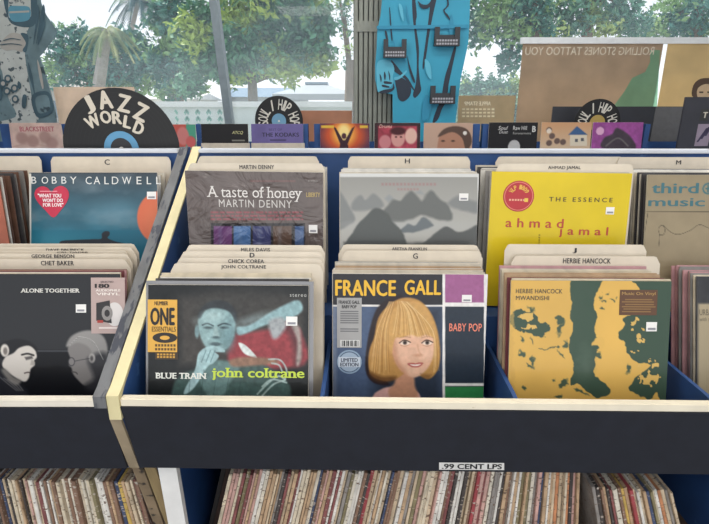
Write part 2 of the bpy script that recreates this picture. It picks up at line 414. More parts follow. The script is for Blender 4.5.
A.line([(285, 262), (300, 257), (318, 264)], .005, '#2e3b40', .006); A.line([(334, 264), (352, 257), (372, 262)], .005, '#2e3b40', .006)
A.ell(302, 270, 13, 4, '#3b494d', .008); A.ell(354, 270, 14, 4, '#3b494d', .008)
A.poly([(322, 268), (330, 268), (338, 298), (316, 298)], '#98b1b1', .01); A.ell(326, 300, 13, 4, '#4d6165', .008)
A.ell(325, 321, 18, 6, '#4b5c60', .008)
A.poly([(262, 400), (272, 352), (296, 330), (322, 326), (350, 334), (352, 346), (322, 344), (336, 358), (318, 380), (300, 392), (262, 452), (236, 474), (228, 466)], '#9ab7ba', .008)
for x in (296, 310, 324): A.line([(x, 340), (x - 6, 356), (x - 14, 376)], .0025, '#5d787c', .004)
A.poly([(396, 318), (415, 322), (440, 345), (454, 364), (436, 360), (412, 348)], '#cfd6d2', .008)
A.poly([(370, 370), (420, 360), (500, 366), (520, 380), (440, 388), (380, 390)], '#8a6a58', .02)
for pts in ([(455, 475), (490, 440), (520, 420), (540, 430)], [(470, 480), (505, 445), (540, 432)], [(490, 368), (525, 370), (545, 400), (540, 430)], [(500, 380), (522, 386), (532, 408)], [(470, 452), (500, 430), (545, 440)]):
    A.line(pts, .005, '#a9bdb9', .006, .85)
for k in range(5): A.line([(250 + 40 * k, 400), (240 + 38 * k, 500)], .002, '#2d403e', .004, .5)
A.ell(300, 250, 30, 12, '#a9c2c2', .05, .5); A.ell(372, 285, 14, 40, '#5d7a80', .05, .6); A.ell(440, 245, 60, 14, '#a9c6ca', .04, .4, -.3); A.ell(300, 300, 14, 20, '#9cb8b8', .05, .5)
A.mottle(.18, 45, 3)
tx = [('BLUE TRAIN', 140, 410, 298, 427, '#e4e4dc', K(bold=.03, serif=True)), ('john coltrane', 315, 396, 600, 432, '#c3d64a', K(bold=.025, serif=True)), ('stereo', 555, 166, 606, 175, '#b9b9b4', K(space=1.3))]
r = cover(P, 'record_sleeve', mat('#cfc6b6', .5, .08), A, tx)
def ex(mb, q, y):
    text(mb, 'NUMBER', *q(138, 201), *q(180, 189), '#241f1c', y, bold=.03)
    text(mb, 'ONE', *q(125, 263), *q(201, 208), '#201c1a', y, bold=.05)
    text(mb, 'ESSENTIALS', *q(130, 282), *q(204, 267), '#4a3a1c', y, bold=.01)
    c = q(170, 301); e = q(208, 301); w = e[0] - c[0]
    flat(mb, [(c[0] + w * math.cos(t), c[1] + w * .42 * math.sin(t)) for t in [k * .2618 for k in range(24)]], '#241f1c', y)
    flat(mb, [(c[0] + w * .4 * math.cos(t), c[1] + w * .17 * math.sin(t)) for t in [k * .2618 for k in range(24)]], '#d9a445', y - .0004)
    for yy in (324, 336): 
        a = q(140, yy + 4); b = q(206, yy - 3)
        for k in range(7): flat(mb, [(a[0] + (b[0] - a[0]) * (k / 7), a[1]), (a[0] + (b[0] - a[0]) * ((k + .7) / 7), a[1]), (a[0] + (b[0] - a[0]) * ((k + .7) / 7), b[1]), (a[0] + (b[0] - a[0]) * (k / 7), b[1])], '#5c4420', y)
sticker(r, P, Q, 117, 184, 208, 345, '#dba746', 'hype_sticker', ex, label='yellow sticker with black lettering')
def ex2(mb, q, y):
    for yy in (352, 360):
        a = q(146, yy + 3); b = q(204, yy - 2)
        for k in range(6): flat(mb, [(a[0] + (b[0] - a[0]) * (k / 6), a[1]), (a[0] + (b[0] - a[0]) * ((k + .7) / 6), a[1]), (a[0] + (b[0] - a[0]) * ((k + .7) / 6), b[1]), (a[0] + (b[0] - a[0]) * (k / 6), b[1])], '#c8963c', y)
sticker(r, P, Q, 140, 347, 210, 368, '#3a2c1c', 'hype_sticker', ex2)
price(r, P, Q, 543, 236, 578, 264)
mb = MB(); mb.box(-.1635, .1665, .0022, .0028, 0, .3225, mat('#77777a', .25, .1, 12, coat=.8)); mb.build('plastic_sleeve', r)
tag(r, 'record sleeve with a blue toned man and yellow-green lower case lettering', 'record sleeve', 'front facing records')
PC = P
# ------------------------------------------------------------------ cover: blonde woman
P = Plate(410, 274.2, .966, FS, h=.315, yaw=RYAW); Q = zq(315, 240, 3.081)
A = Art(P, 230, '#2c2d33', Q); A.cxq = 300
A.rect(40, 200, 396, 700, '#4c5c78', .01); A.poly([(200, 200), (396, 200), (396, 700), (160, 700)], '#2b3340', .12, .9, False)
A.rect(400, 100, 540, 193, '#9a5c88'); A.rect(400, 203, 540, 442, '#26303c'); A.rect(400, 452, 540, 700, '#33824a')
A.rect(40, 199, 540, 205, '#dcd8d4'); A.rect(40, 96, 392, 199, '#2b2b31'); A.rect(393, 90, 401, 700, '#e4e0dc')
A.rect(400, 441, 540, 450, '#e4e0dc'); A.rect(400, 192, 540, 202, '#e4e0dc'); A.rect(521, 90, 550, 700, '#ddd9d6')
A.rect(40, 205, 66, 700, '#8d93a0', .02, .5)
A.poly([(175, 250), (195, 205), (235, 175), (270, 172), (260, 230), (210, 320), (190, 400), (230, 445), (180, 440), (155, 400), (160, 320)], '#2b2124', .012)
A.poly([(165, 640), (172, 500), (200, 462), (245, 452), (305, 462), (330, 500), (345, 640)], '#d9aaa2', .012)
A.poly([(250, 400), (300, 415), (308, 450), (318, 485), (290, 520), (240, 500), (226, 465), (245, 440)], '#c48f72', .02)
A.poly([(182, 300), (195, 240), (228, 200), (270, 178), (318, 184), (356, 222), (378, 280), (386, 350), (378, 400), (352, 428), (322, 418), (285, 408), (250, 428), (212, 434), (172, 415), (164, 370), (170, 330)], '#b98a4e', .012)
A.poly([(232, 300), (262, 262), (330, 258), (362, 292), (366, 345), (352, 388), (328, 414), (304, 424), (280, 414), (254, 388), (238, 345)], '#dcae92', .014)
A.poly([(232, 300), (245, 300), (258, 370), (285, 412), (262, 402), (240, 360)], '#b98264', .03, .7)
A.ell(340, 352, 20, 16, '#e8c0a6', .06, .7); A.ell(278, 356, 20, 16, '#e6b99e', .06, .6); A.ell(306, 404, 16, 9, '#e6bda2', .04, .6)
A.poly([(205, 270), (240, 215), (285, 190), (335, 200), (368, 260), (372, 300), (356, 296), (340, 292), (318, 298), (296, 292), (270, 300), (246, 305), (236, 350), (226, 330)], '#c79a5c', .014)
rs_ = np.random.RandomState(5)
for k in range(60):                      # strands falling from the crown over brow and sides
    t = k / 59; xe = 172 + t * 208; c = ('#ecc98e', '#8a5f33', '#dbb173', '#a87840', '#f0d6a2')[rs_.randint(5)]
    if .30 < t < .90: A.line([(262 + (t - .5) * 40, 188), (xe * .55 + 122, 222), (xe * .96 + 12, 288 + rs_.rand() * 14)], .0016, c, .005, .55)
    else: 
        e = 414 if t < .5 else 408
        xm = 196 + t * 30 + k if t <= .3 else 368 - (1 - t) * 60
        A.line([(258 + (t - .5) * 60, 190), (xm if t > .5 else 188 + k * 2.2, 280), ((168 + k * 3.6) if t < .5 else 382 - (59 - k) * 3.2, e - rs_.rand() * 16)], .0018, c, .005, .55)
A.poly([(168, 405), (205, 420), (250, 420), (238, 436), (200, 438), (172, 424)], '#5e3c22', .025, .75); A.poly([(325, 412), (360, 415), (352, 430), (330, 425)], '#6b4728', .02, .6)
for cx in (277, 346):
    A.ell(cx, 317, 15, 6, '#e9d6c6', .008); A.ell(cx, 316, 6.5, 6.5, '#5b4a40', .006); A.ell(cx, 316, 3, 3, '#1c1818', .004); A.line([(cx - 17, 317), (cx - 2, 308), (cx + 17, 315)], .0035, '#33231e', .005)
    A.line([(cx - 14, 324), (cx, 327), (cx + 14, 322)], .0015, '#8a5c46', .005, .6); A.line([(cx - 18, 302), (cx, 297), (cx + 18, 301)], .002, '#9a7048', .006, .6)
A.line([(316, 322), (320, 342), (327, 352)], .003, '#bf8c6e', .012, .7); A.ell(317, 355, 12, 4, '#b27a5c', .015, .6)
A.poly([(284, 381), (300, 378), (310, 380), (320, 377), (334, 379), (322, 391), (306, 393), (294, 390)], '#b4625a', .006); A.poly([(292, 383), (310, 384), (326, 382), (318, 387), (304, 388)], '#f0e4da', .004)
A.mottle(.06, 50, 5)
tx = [('FRANCE', 62, 123, 250, 172, '#e6b433', B2), ('GALL', 275, 123, 389, 169, '#e6b433', B2), ('BABY POP', 413, 257, 514, 281, '#e4826a', B1)]
r = cover(P, 'record_sleeve', mat('#d9d2c8', .5, .08), A, tx)
def ex(mb, q, y):
    text(mb, 'FRANCE GALL', *q(73, 196), *q(138, 186), '#222222', y, bold=.03); text(mb, 'BABY POP', *q(83, 210), *q(128, 200), '#222222', y, bold=.03)
    for yy in list(range(218, 256, 7)) + [272, 279]:
        a = q(78, yy + 3); b = q(134, yy)
        flat(mb, [(a[0], a[1]), (b[0], a[1]), (b[0], b[1]), (a[0], b[1])], '#6c6c6e', y)
    a = q(78, 328); b = q(137, 308); flat(mb, [(a[0], a[1]), (b[0], a[1]), (b[0], b[1]), (a[0], b[1])], '#e0deda', y)
    for k in range(14):
        x = a[0] + (b[0] - a[0]) * (.04 + k / 15); w = (b[0] - a[0]) * (.02 + .02 * (k * 7 % 3)); flat(mb, [(x, a[1] + .001), (x + w, a[1] + .001), (x + w, b[1] - .001), (x, b[1] - .001)], '#1c1c1c', y - .0003)
sticker(r, P, Q, 68, 178, 144, 331, '#a19f9d', 'hype_sticker', ex, label='grey sticker with a bar code')
mb = MB(); c = P.m(*Q(106, 375)); rad = P.m(*Q(144, 375))[0] - c[0]
circ = lambda r_, n=40: [(c[0] + r_ * math.cos(2 * math.pi * t / n), c[1] + r_ * math.sin(2 * math.pi * t / n)) for t in range(n)]
yb = -T / 2 - .0012
flat(mb, circ(rad), '#8ea3b8', yb); flat(mb, circ(rad * .88), '#4d6078', yb - .0003); flat(mb, circ(rad * .8), '#9fb0c2', yb - .0006)
a = P.m(*Q(72, 390)); b = P.m(*Q(140, 360)); flat(mb, [(a[0], a[1]), (b[0], a[1]), (b[0], b[1]), (a[0], b[1])], '#c6ced8', yb - .0009)
text(mb, 'LIMITED', *P.m(*Q(80, 374)), *P.m(*Q(132, 363)), '#28324a', yb - .0012, bold=.03); text(mb, 'EDITION', *P.m(*Q(78, 388)), *P.m(*Q(134, 377)), '#28324a', yb - .0012, bold=.03)
mb.build('round_sticker', r)['label'] = 'round blue limited edition sticker'
price(r, P, Q, 452, 169, 483, 191)
tag(r, 'record sleeve with a blonde woman beside purple and green panels', 'record sleeve', 'front facing records')
PF = P
# ------------------------------------------------------------------ cover: yellow with dark green blots
P = Plate(590.7, 281, .934, FS, h=.315, yaw=RYAW); Q = zq(480, 240, 3.083)
A = Art(P, 250, '#d6ab58', Q); A.cxq = 300; G = '#3b4f41'
A.mottle(.05, 3, 2); A.warp(.03, 22, 4)
A.poly([(284, 110), (380, 110), (366, 150), (350, 190), (360, 240), (352, 290), (364, 312), (355, 380), (352, 410), (385, 442), (402, 466), (372, 488), (335, 472), (300, 445), (278, 445), (286, 380), (276, 330), (283, 280), (280, 200)], G)
A.poly([(470, 110), (620, 110), (620, 560), (560, 560), (550, 470), (525, 492), (485, 478), (458, 458), (475, 432), (505, 405), (525, 388), (480, 372), (452, 342), (442, 312), (428, 292), (448, 262), (440, 242), (470, 225), (505, 200), (492, 150)], G)
A.ell(362, 320, 18, 20, '#d6ab58', .006); A.ell(352, 330, 12, 10, G, .006)
A.warp(.05, 30, 8)
A.poly([(88, 240), (115, 214), (150, 216), (168, 228), (172, 248), (210, 262), (208, 288), (178, 300), (150, 282), (118, 276), (95, 260)], G)
for k, (x, y, a_, b_) in enumerate([(245, 248, 10, 12), (248, 272, 6, 22), (157, 212, 12, 5), (128, 304, 9, 4), (127, 350, 8, 9), (162, 372, 5, 16), (150, 387, 12, 4), (258, 440, 8, 18), (246, 478, 6, 10), (138, 455, 7, 6), (262, 322, 8, 13), (235, 328, 5, 4), (248, 352, 14, 3), (160, 312, 8, 3), (374, 176, 9, 4), (395, 162, 6, 4), (378, 210, 7, 5), (412, 186, 8, 4), (383, 190, 5, 3), (368, 352, 6, 8), (455, 400, 7, 14), (310, 470, 22, 4), (228, 430, 4, 4)]):
    A.ell(x, y, a_, b_, G, .008, .95, (k % 5) * .4)
A.line([(185, 334), (210, 331), (240, 327)], .003, G, .004)
M1 = (vnoise(A.X, A.Y, 26, 31) > .60).astype(float)
for (x, y, a_, b_) in [(480, 300, 30, 50), (520, 410, 40, 45), (530, 395, 30, 14), (478, 250, 14, 14), (150, 250, 40, 26)]:
    cx, cy = A.pt(x, y); ex_, _ = A.pt(x + a_, y); _, ey_ = A.pt(x, y + b_)
    A.mixm(M1 * (np.hypot((A.X - cx) / (ex_ - cx), (A.Y - cy) / (ey_ - cy)) < 1), '#d3ad60')
A.ell(322, 380, 20, 40, '#5f7062', .08, .4)
A.rect(90, 100, 103, 700, '#c9a055', .01, .6)
tx = [('HERBIE HANCOCK', 110, 151, 254, 164, '#4b4636', B1), ('MWANDISHI', 110, 172, 213, 185, '#4b4636', B1)]
r = cover(P, 'record_sleeve', mat('#b5a58a', .5, .08), A, tx)
def ex(mb, q, y):
    text(mb, 'Music On Vinyl', *q(436, 172), *q(540, 160), '#b08d55', y, bold=.01)
    for yy in (182, 189, 197, 204, 211, 219):
        a = q(436 + (yy % 3) * 5, yy + 3); b = q(540 - (yy % 4) * 5, yy)
        flat(mb, [(a[0], a[1]), (b[0], a[1]), (b[0], b[1]), (a[0], b[1])], '#8a683c', y)
sticker(r, P, Q, 428, 154, 547, 231, '#5c3d28', 'hype_sticker', ex, label='brown sticker with gold lettering')
price(r, P, Q, 511, 253, 545, 281)
tag(r, 'mustard yellow record sleeve with dark green blots and a brown sticker', 'record sleeve', 'front facing records')
PH = P
# ------------------------------------------------------------------ cover: two men face to face (left rack)
P = Plate(45.5, 274.2, .99, FS, h=.315); Q = zq(0, 265, 3.743)
A = Art(P, 230, '#28292c', Q); A.cxq = 200
A.rect(-120, 0, 560, 330, '#2b2c2f', .02); A.rect(-120, 322, 560, 900, '#0d0e13', .03); A.rect(-120, 320, 560, 324, '#4a4b50', .004)
A.poly([(-60, 460), (-30, 360), (10, 350), (50, 430), (90, 460), (110, 520), (120, 900), (-60, 900)], '#24252b', .03)
A.poly([(0, 300), (10, 290), (60, 276), (105, 284), (136, 306), (140, 326), (122, 316), (92, 308), (66, 326), (46, 352), (20, 340)], '#1f1f22', .012)
A.poly([(20, 345), (50, 330), (72, 310), (108, 302), (132, 320), (138, 345), (128, 358), (130, 374), (116, 388), (112, 402), (108, 422), (96, 436), (76, 432), (52, 418), (28, 400), (8, 375)], '#cfc8c0', .01)
A.poly([(20, 390), (50, 418), (80, 434), (60, 450), (30, 430), (5, 395)], '#77736f', .02)
A.poly([(92, 345), (120, 340), (124, 350), (98, 356)], '#4c4848', .01, .9); A.line([(82, 336), (104, 332), (126, 338)], .006, '#2c2a2a', .006)
A.line([(92, 405), (104, 402), (112, 403)], .004, '#4a3d3c', .005); A.poly([(118, 352), (131, 364), (128, 376), (114, 374)], '#aaa39c', .01)
A.ell(18, 320, 16, 24, '#d5cec5', .01); A.ell(20, 322, 8, 14, '#77706b', .01)
for k in range(4): A.line([(0 + k * 14, 420 + k * 4), (30 + k * 12, 445), (62 + k * 8, 470)], .004, '#8d8a88', .006, .5)
A.poly([(254, 315), (272, 275), (310, 254), (350, 252), (384, 275), (398, 320), (395, 360), (370, 420), (345, 445), (318, 452), (292, 430), (274, 408), (268, 386), (258, 374), (264, 352)], '#7f7b79', .012)
A.poly([(248, 300), (266, 268), (305, 248), (350, 246), (390, 270), (404, 320), (392, 372), (362, 380), (350, 340), (330, 305), (290, 290), (258, 306)], '#908d8a', .016)
A.poly([(330, 350), (400, 330), (410, 420), (380, 470), (330, 470), (318, 450), (350, 420)], '#2b2b2f', .04, .9)
for k in range(9): A.line([(262 + k * 4, 300 - k * 4), (300 + k * 6, 268 + k * 2), (355 + k * 4, 290 + k * 8)], .002, ('#bfbcb8', '#5e5c5b')[k % 2], .004, .6)
A.ell(345, 348, 12, 18, '#a6a29e', .01); A.ell(344, 350, 6, 10, '#4c4a4a', .01)
A.ell(268, 362, 13, 17, '#35343a', .005, .8); A.ell(268, 362, 10, 13, '#8a8684', .005, .9); A.line([(280, 360), (310, 354), (335, 350)], .002, '#35343a', .004)
A.line([(270, 400), (284, 402), (290, 408)], .004, '#4a4646', .005)
tx = [('ALONE TOGETHER', 78, 88, 300, 103, '#d9d6cf', K(bold=.03, serif=True))]
r = cover(P, 'record_sleeve', mat('#c9b79c', .5, .08), A, tx)
def ex(mb, q, y):
    text(mb, '180', *q(356, 86), *q(411, 70), '#26201f', y, bold=.05); text(mb, 'SELECTED', *q(378, 66), *q(426, 60), '#3a3030', y, bold=.02)
    text(mb, 'AUDIOPHILE', *q(360, 99), *q(452, 90), '#e9dfd8', y, bold=.03); text(mb, 'VINYL', *q(362, 113), *q(450, 103), '#e9dfd8', y, bold=.03)
    c = q(430, 184); e = q(463, 184); w = e[0] - c[0]
    ci = lambda c, w: [(c[0] + w * math.cos(k * .2094), c[1] + w * 1.35 * math.sin(k * .2094)) for k in range(30)]
    flat(mb, ci(c, w), '#d6d0cc', y)
    flat(mb, [q(362, 142), q(362, 208), q(420, 218), q(412, 132)], '#2b2829', y - .0003)
    flat(mb, ci(q(403, 180), w * .62), '#8c8784', y - .0006); flat(mb, ci(q(403, 180), w * .3), '#2b2829', y - .0009)
    a = q(366, 216); b = q(388, 206); flat(mb, [(a[0], a[1]), (b[0], a[1]), (b[0], b[1]), (a[0], b[1])], '#a3362f', y - .0006)
    a = q(372, 238); b = q(452, 232); flat(mb, [(a[0], a[1]), (b[0], a[1]), (b[0], b[1]), (a[0], b[1])], '#e0d2cc', y)
sticker(r, P, Q, 343, 47, 468, 256, '#b49d97', 'hype_sticker', ex, label='dusty pink sticker showing a record')
price(r, P, Q, 285, 147, 323, 178)
tag(r, 'dark record sleeve with two men in black and white face to face', 'record sleeve', 'front facing records')
PA = P
# ------------------------------------------------------------------ cover: night sea and orange moon (rear, left rack)
P = Plate(93.5, 173, 1.27, MSL, w=.323, h=.323); Q = zq(0, 140, 3.73)
A = Art(P, 200, '#3d4d58', Q); A.cxq = 300
A.grad(120, 400, '#414a52', '#2e748c'); 
cl = np.clip(vnoise(A.X, A.Y * 2.2, 4, 12, 4) - .5, 0, 1) * 3
_, yh = A.pt(300, 330); A.mixm(cl * (A.Y < yh), '#75828a', .55); A.mottle(.1, 8, 4)
A.ell(420, 270, 90, 40, '#6f97a8', .12, .5)
A.rect(90, 336, 640, 700, '#22647a', .01); A.ell(200, 375, 120, 30, '#338499', .1, .7)
A.poly([(220, 392), (232, 376), (300, 372), (345, 370), (378, 368), (380, 350), (392, 340), (408, 342), (409, 354), (402, 366), (430, 378), (470, 390), (470, 420), (220, 420)], '#26292f', .006)
A.ell(602, 290, 90, 100, '#cf6b4c', .012); A.ell(600, 300, 60, 70, '#d97c58', .1, .5)
A.rect(96, 100, 116, 700, '#d8d3ca', .004); A.rect(96, 100, 640, 124, '#3a3f44', .01)
tx = [(c, *xy, '#dcdcd8', K()) for c, xy in zip('BOBBY', [(118, 137, 136, 163), (156, 137, 180, 163), (194, 137, 212, 163), (230, 137, 248, 163), (262, 137, 286, 163)])]
tx += [(c, x0, 137, x1, 165, '#dcdcd8', K()) for c, x0, x1 in zip('CALDWELL', [320, 350, 390, 418, 456, 510, 548, 583], [342, 374, 406, 442, 490, 528, 564, 600])]
r = cover(P, 'record_sleeve', mat('#d8d3ca', .5, .06), A, tx)
mb = MB(); ht = [(193, 196), (205, 180), (228, 171), (250, 182), (258, 204), (250, 232), (228, 262), (200, 289), (170, 262), (142, 232), (130, 206), (136, 184), (158, 173), (180, 180)]
yb = -T / 2 - .0012; flat(mb, spline([P.m(*Q(*p)) for p in ht], 4), '#c02f4a', yb)
for s_, x0, y0, x1, y1 in (('"WHAT YOU', 142, 200, 230, 215), ("WON'T DO", 160, 218, 236, 232), ('FOR LOVE"', 162, 235, 238, 249)): text(mb, s_, *P.m(*Q(x0, y1)), *P.m(*Q(x1, y0)), '#f0e6e6', yb - .0005, bold=.04)
a = P.m(*Q(150, 193)); b = P.m(*Q(215, 190)); flat(mb, [(a[0], a[1]), (b[0], a[1]), (b[0], b[1]), (a[0], b[1])], '#e8a0aa', yb - .0005)
mb.build('heart_sticker', r)['label'] = 'red heart shaped sticker with white lettering'
price(r, P, Q, 549, 193, 583, 221)
tag(r, 'blue record sleeve with a red heart sticker and orange moon', 'record sleeve', 'front facing records')
PB = P
# ------------------------------------------------------------------ cover: brown grey with a row of coloured windows
P = Plate(254, 172.3, 1.145, MS, h=.315, yaw=RYAW, roll=R(.7)); Q = zq(170, 140, 3.744)
A = Art(P, 200, '#625754', Q); A.cxq = 300
A.mottle(.10, 5, 6, 5)
rs = np.random.RandomState(4)
for row in (271, 284, 297):
    x = 152
    while x < 495:
        w_ = 8 + rs.rand() * 22; A.rect(x, row - 4, min(x + w_, 499), row + 3, '#a05058', .006, .75); x += w_ + 5
A.rect(153, 311, 506, 700, '#2e2b2d', .005)
for x0, x1, c in ((163, 232, '#6d4573'), (238, 302, '#4f71a0'), (310, 378, '#41446d'), (386, 456, '#5f4a40'), (468, 502, '#4a6089')): A.rect(x0, 322, x1, 700, c, .008); A.rect(x0 + 20, 330, x0 + 30, 700, '#8fa0b8', .03, .3)
A.rect(300, 150, 470, 156, '#8a5a58', .006, .5)
tx = [('A taste of honey', 140, 177, 495, 226, '#e2ddd8', K(bold=.0, serif=True)), ('MARTIN DENNY', 184, 226, 456, 250, '#d2cdc8', K(space=1.15)), ('LIBERTY', 510, 197, 562, 213, '#b7a068', B2), ('STEREO', 518, 150, 552, 156, '#a8a19c', K())]
r = cover(P, 'record_sleeve', mat('#cfc9be', .5, .08), A, tx, PRINTW)
price(r, P, Q, 520, 318, 552, 348)
tag(r, 'brown-grey record sleeve in wrinkled wrap with white serif title', 'record sleeve', 'front facing records')
PD = P
# ------------------------------------------------------------------ cover: misty mountains
P = Plate(409.2, 174, 1.145, MS, h=.315, yaw=RYAW); Q = zq(330, 140, 3.744)
A = Art(P, 200, '#9fa09e', Q); A.cxq = 300
A.grad(130, 400, '#92918c', '#b2b0aa'); A.warp(.02, 14, 3)
A.poly([(20, 195), (45, 200), (75, 255), (95, 300), (60, 325), (20, 330)], '#7f8180', .02)
A.poly([(80, 260), (95, 215), (115, 205), (130, 225), (160, 197), (185, 215), (200, 245), (160, 262)], '#808281', .02)
A.poly([(205, 215), (225, 205), (240, 220), (215, 230)], '#8c9091', .02); A.poly([(320, 200), (340, 188), (352, 205)], '#8c9091', .02)
A.poly([(190, 285), (215, 240), (235, 222), (262, 228), (280, 205), (303, 190), (325, 208), (345, 225), (365, 198), (385, 192), (410, 220), (440, 240), (460, 290), (440, 305), (380, 290), (340, 280), (300, 300), (240, 305)], '#676967', .02)
A.poly([(440, 240), (465, 215), (500, 205), (530, 225), (560, 235), (560, 270), (500, 265)], '#7e807f', .025)
A.ell(300, 320, 200, 14, '#a8aaa9', .05, .5)
A.poly([(260, 345), (290, 315), (320, 318), (350, 287), (385, 312), (380, 325), (320, 345)], '#676d70', .015)
A.poly([(50, 400), (75, 360), (110, 310), (140, 280), (170, 255), (200, 262), (240, 310), (275, 350), (290, 390), (290, 420), (50, 420)], '#555857', .015)
A.poly([(335, 400), (380, 360), (425, 327), (455, 332), (480, 345), (520, 335), (560, 318), (570, 420), (335, 420)], '#565857', .015)
A.rect(50, 385, 570, 900, '#565857', .03)
A.wx, A.wy = A.X, A.Y
x = 192
while x < 400: A.rect(x, 160, x + 9, 170, '#9d6f70', .008, .55); x += 14
x = 252
while x < 325: A.rect(x, 180, x + 8, 188, '#9d6f70', .008, .55); x += 12
for a in ((-60, 100, 34, 900), (553, 100, 700, 900)): A.rect(*a, '#d6d6d3', .004)
A.rect(-60, 100, 700, 138, '#cfcfcc', .004)
r = cover(P, 'record_sleeve', mat('#d8d6d1', .5, .06), A, [])
price(r, P, Q, 483, 200, 518, 227)
tag(r, 'pale grey record sleeve with misty mountain peaks', 'record sleeve', 'front facing records')
PM = P
# ------------------------------------------------------------------ cover: bright yellow
P = Plate(561.5, 173.4, 1.145, MS, h=.315, yaw=RYAW - R(1.0), roll=R(.6)); Q = zq(480, 140, 3.096)
A = Art(P, 160, '#d6bc22', Q); A.cxq = 250
A.mottle(.05, 4, 8); A.warp(.01, 8, 2)
for k in range(5): A.rect(182, 293 + k * 7, 186, 297 + k * 7, '#7d6b20', .006)
tx = [('THE ESSENCE', 213, 179, 411, 190, '#5a4c1c', K(bold=.02, space=1.5)), ('ahmad', 78, 244, 260, 270, '#b5462f', K(bold=.02, space=1.6)), ('jamal', 243, 270, 398, 301, '#b5462f', K(bold=.02, space=1.6))]
r = cover(P, 'record_sleeve', mat('#d9cc8a', .5, .06), A, tx)
mb = MB(); c = P.m(*Q(119, 174)); rad = P.m(*Q(167, 174))[0] - c[0]; yb = -T / 2 - .0012
flat(mb, circ(rad), '#b32c34', yb); flat(mb, circ(rad * .93), '#d8836f', yb - .0003); flat(mb, circ(rad * .88), '#b32c34', yb - .0006)
for k, ch in enumerate('VLP 1809'):
    if ch != ' ':
        t = math.pi / 2 + (3.5 - k) * .29; letter(mb, ch, c[0] + rad * .6 * math.cos(t), c[1] + rad * .6 * math.sin(t), rad * .3, rad * .17, t - math.pi / 2, '#e0b04c', yb - .0009, bold=.03)
for k in range(6):
    x = c[0] - rad * .6 + k * rad * .18; flat(mb, [(x, c[1] - rad * .3), (x + rad * .12, c[1] - rad * .3), (x + rad * .12, c[1] - rad * .18), (x, c[1] - rad * .18)], '#e0a88c', yb - .0009)
x = c[0] + rad * .5; flat(mb, [(x - rad * .12, c[1] - rad * .36), (x + rad * .12, c[1] - rad * .36), (x + rad * .12, c[1] - rad * .12), (x - rad * .12, c[1] - rad * .12)], '#e8c050', yb - .0009)
mb.build('round_sticker', r)['label'] = 'round red sticker'
price(r, P, Q, 388, 208, 416, 230)
tag(r, 'bright yellow record sleeve with a round red sticker', 'record sleeve', 'front facing records')
PJ = P
# ------------------------------------------------------------------ cover: brown kraft with teal lettering
P = Plate(717, 175.4, 1.145, MS, h=.315, yaw=RYAW); Q = zq(480, 140, 3.096)
A = Art(P, 160, '#93856b', Q); A.cxq = 600
A.mottle(.05, 10, 9)
A.rect(492, 100, 503, 700, '#a99d86', .006)
A.line([(512, 222), (900, 222)], .0018, '#453f33', .003); A.line([(520, 222), (500, 330), (480, 500)], .0018, '#453f33', .003, sm=False)
A.line([(552, 330), (556, 300), (552, 275), (562, 264), (572, 275), (568, 292), (556, 294)], .0018, '#4b4438', .003); A.line([(568, 264), (590, 285), (615, 292), (650, 280), (680, 262), (720, 275), (780, 262)], .0018, '#4b4438', .003)
A.ell(706, 150, 18, 18, '#3d6a72', .004); A.ell(706, 150, 13, 13, '#93856b', .004); A.rect(703, 138, 708, 162, '#3d6a72'); A.rect(697, 147, 715, 152, '#3d6a72')
tx = [('third', 530, 133, 678, 165, '#3d6a72', K(bold=.02)), ('music', 520, 180, 697, 205, '#3d6a72', K(bold=.02)), ('stream', 730, 133, 880, 162, '#3d6a72', K(bold=.02))]
r = cover(P, 'record_sleeve', mat('#bcb29c', .5, .06), A, tx)
tag(r, 'brown card record sleeve with teal lettering and a thin line drawing', 'record sleeve', 'front facing records')
PT = P
# ------------------------------------------------------------------ cover: black bordered beige (front, far right)
P = Plate(772, 283, .975, FS, h=.315, yaw=RYAW); Q = zq(480, 240, 3.083)
A = Art(P, 120, '#3b3b3d', Q); A.cxq = 750
A.mottle(.2, 12, 2); A.rect(672, 196, 2000, 2000, '#a3957a', .01); A.rect(672, 255, 2000, 2000, '#978a70', .1, .5)
tx = [('URBAN', 676, 214, 726, 232, '#5b5344', K()), ('with the', 676, 238, 720, 250, '#6b6250', K())]
r = cover(P, 'record_sleeve', mat('#59585a', .5, .1), A, tx)
tag(r, 'black bordered beige record sleeve at the right end of the front row', 'record sleeve', 'front facing records')
PX = P
# orange sleeve at far left of the rear row
P = Plate(-70, 172, 1.172, MSL, h=.315); Q = zq(0, 0, 1)
A = Art(P, 60, '#a8604a', Q); A.mottle(.25, 6, 3)
r = cover(P, 'record_sleeve', mat('#8a5a46', .5, .1), A, [])
tag(r, 'orange-brown record sleeve at the left end of the rear row', 'record sleeve', 'front facing records')
PL = P

# ------------------------------------------------------------------ the sleeves behind each front sleeve, one by one
LIGHT = ['white', 'white', 'cream', 'cream', 'ivory', 'ivory', 'pale grey', 'tan', 'white', 'cream']
MIX = ['white', 'cream', 'ivory', 'pale grey', 'grey', 'tan', 'charcoal', 'brown', 'pink', 'cream']
DK = ['brown', 'charcoal', 'tan', 'maroon', 'white', 'grey', 'brown', 'rust']
stack(PC, FS, .999, .0095, ['pale grey', 'charcoal', 'ivory', 'cream', 'white', 'grey', 'cream'], 'blue toned man sleeve', 'records behind the blue toned man sleeve', RYAW, skip=(1.005, 1.022, 1.038, 1.055))
stack(PF, FS, 1.052, .0095, LIGHT, 'blonde woman sleeve', 'records behind the blonde woman sleeve', RYAW, skip=())
stack(PH, FS, 1.03, .0095, ['cream', 'tan', 'ivory', 'pink', 'cream', 'tan', 'maroon', 'pale grey'], 'mustard yellow sleeve', 'records behind the mustard yellow sleeve', RYAW, skip=(1.0, 1.04))
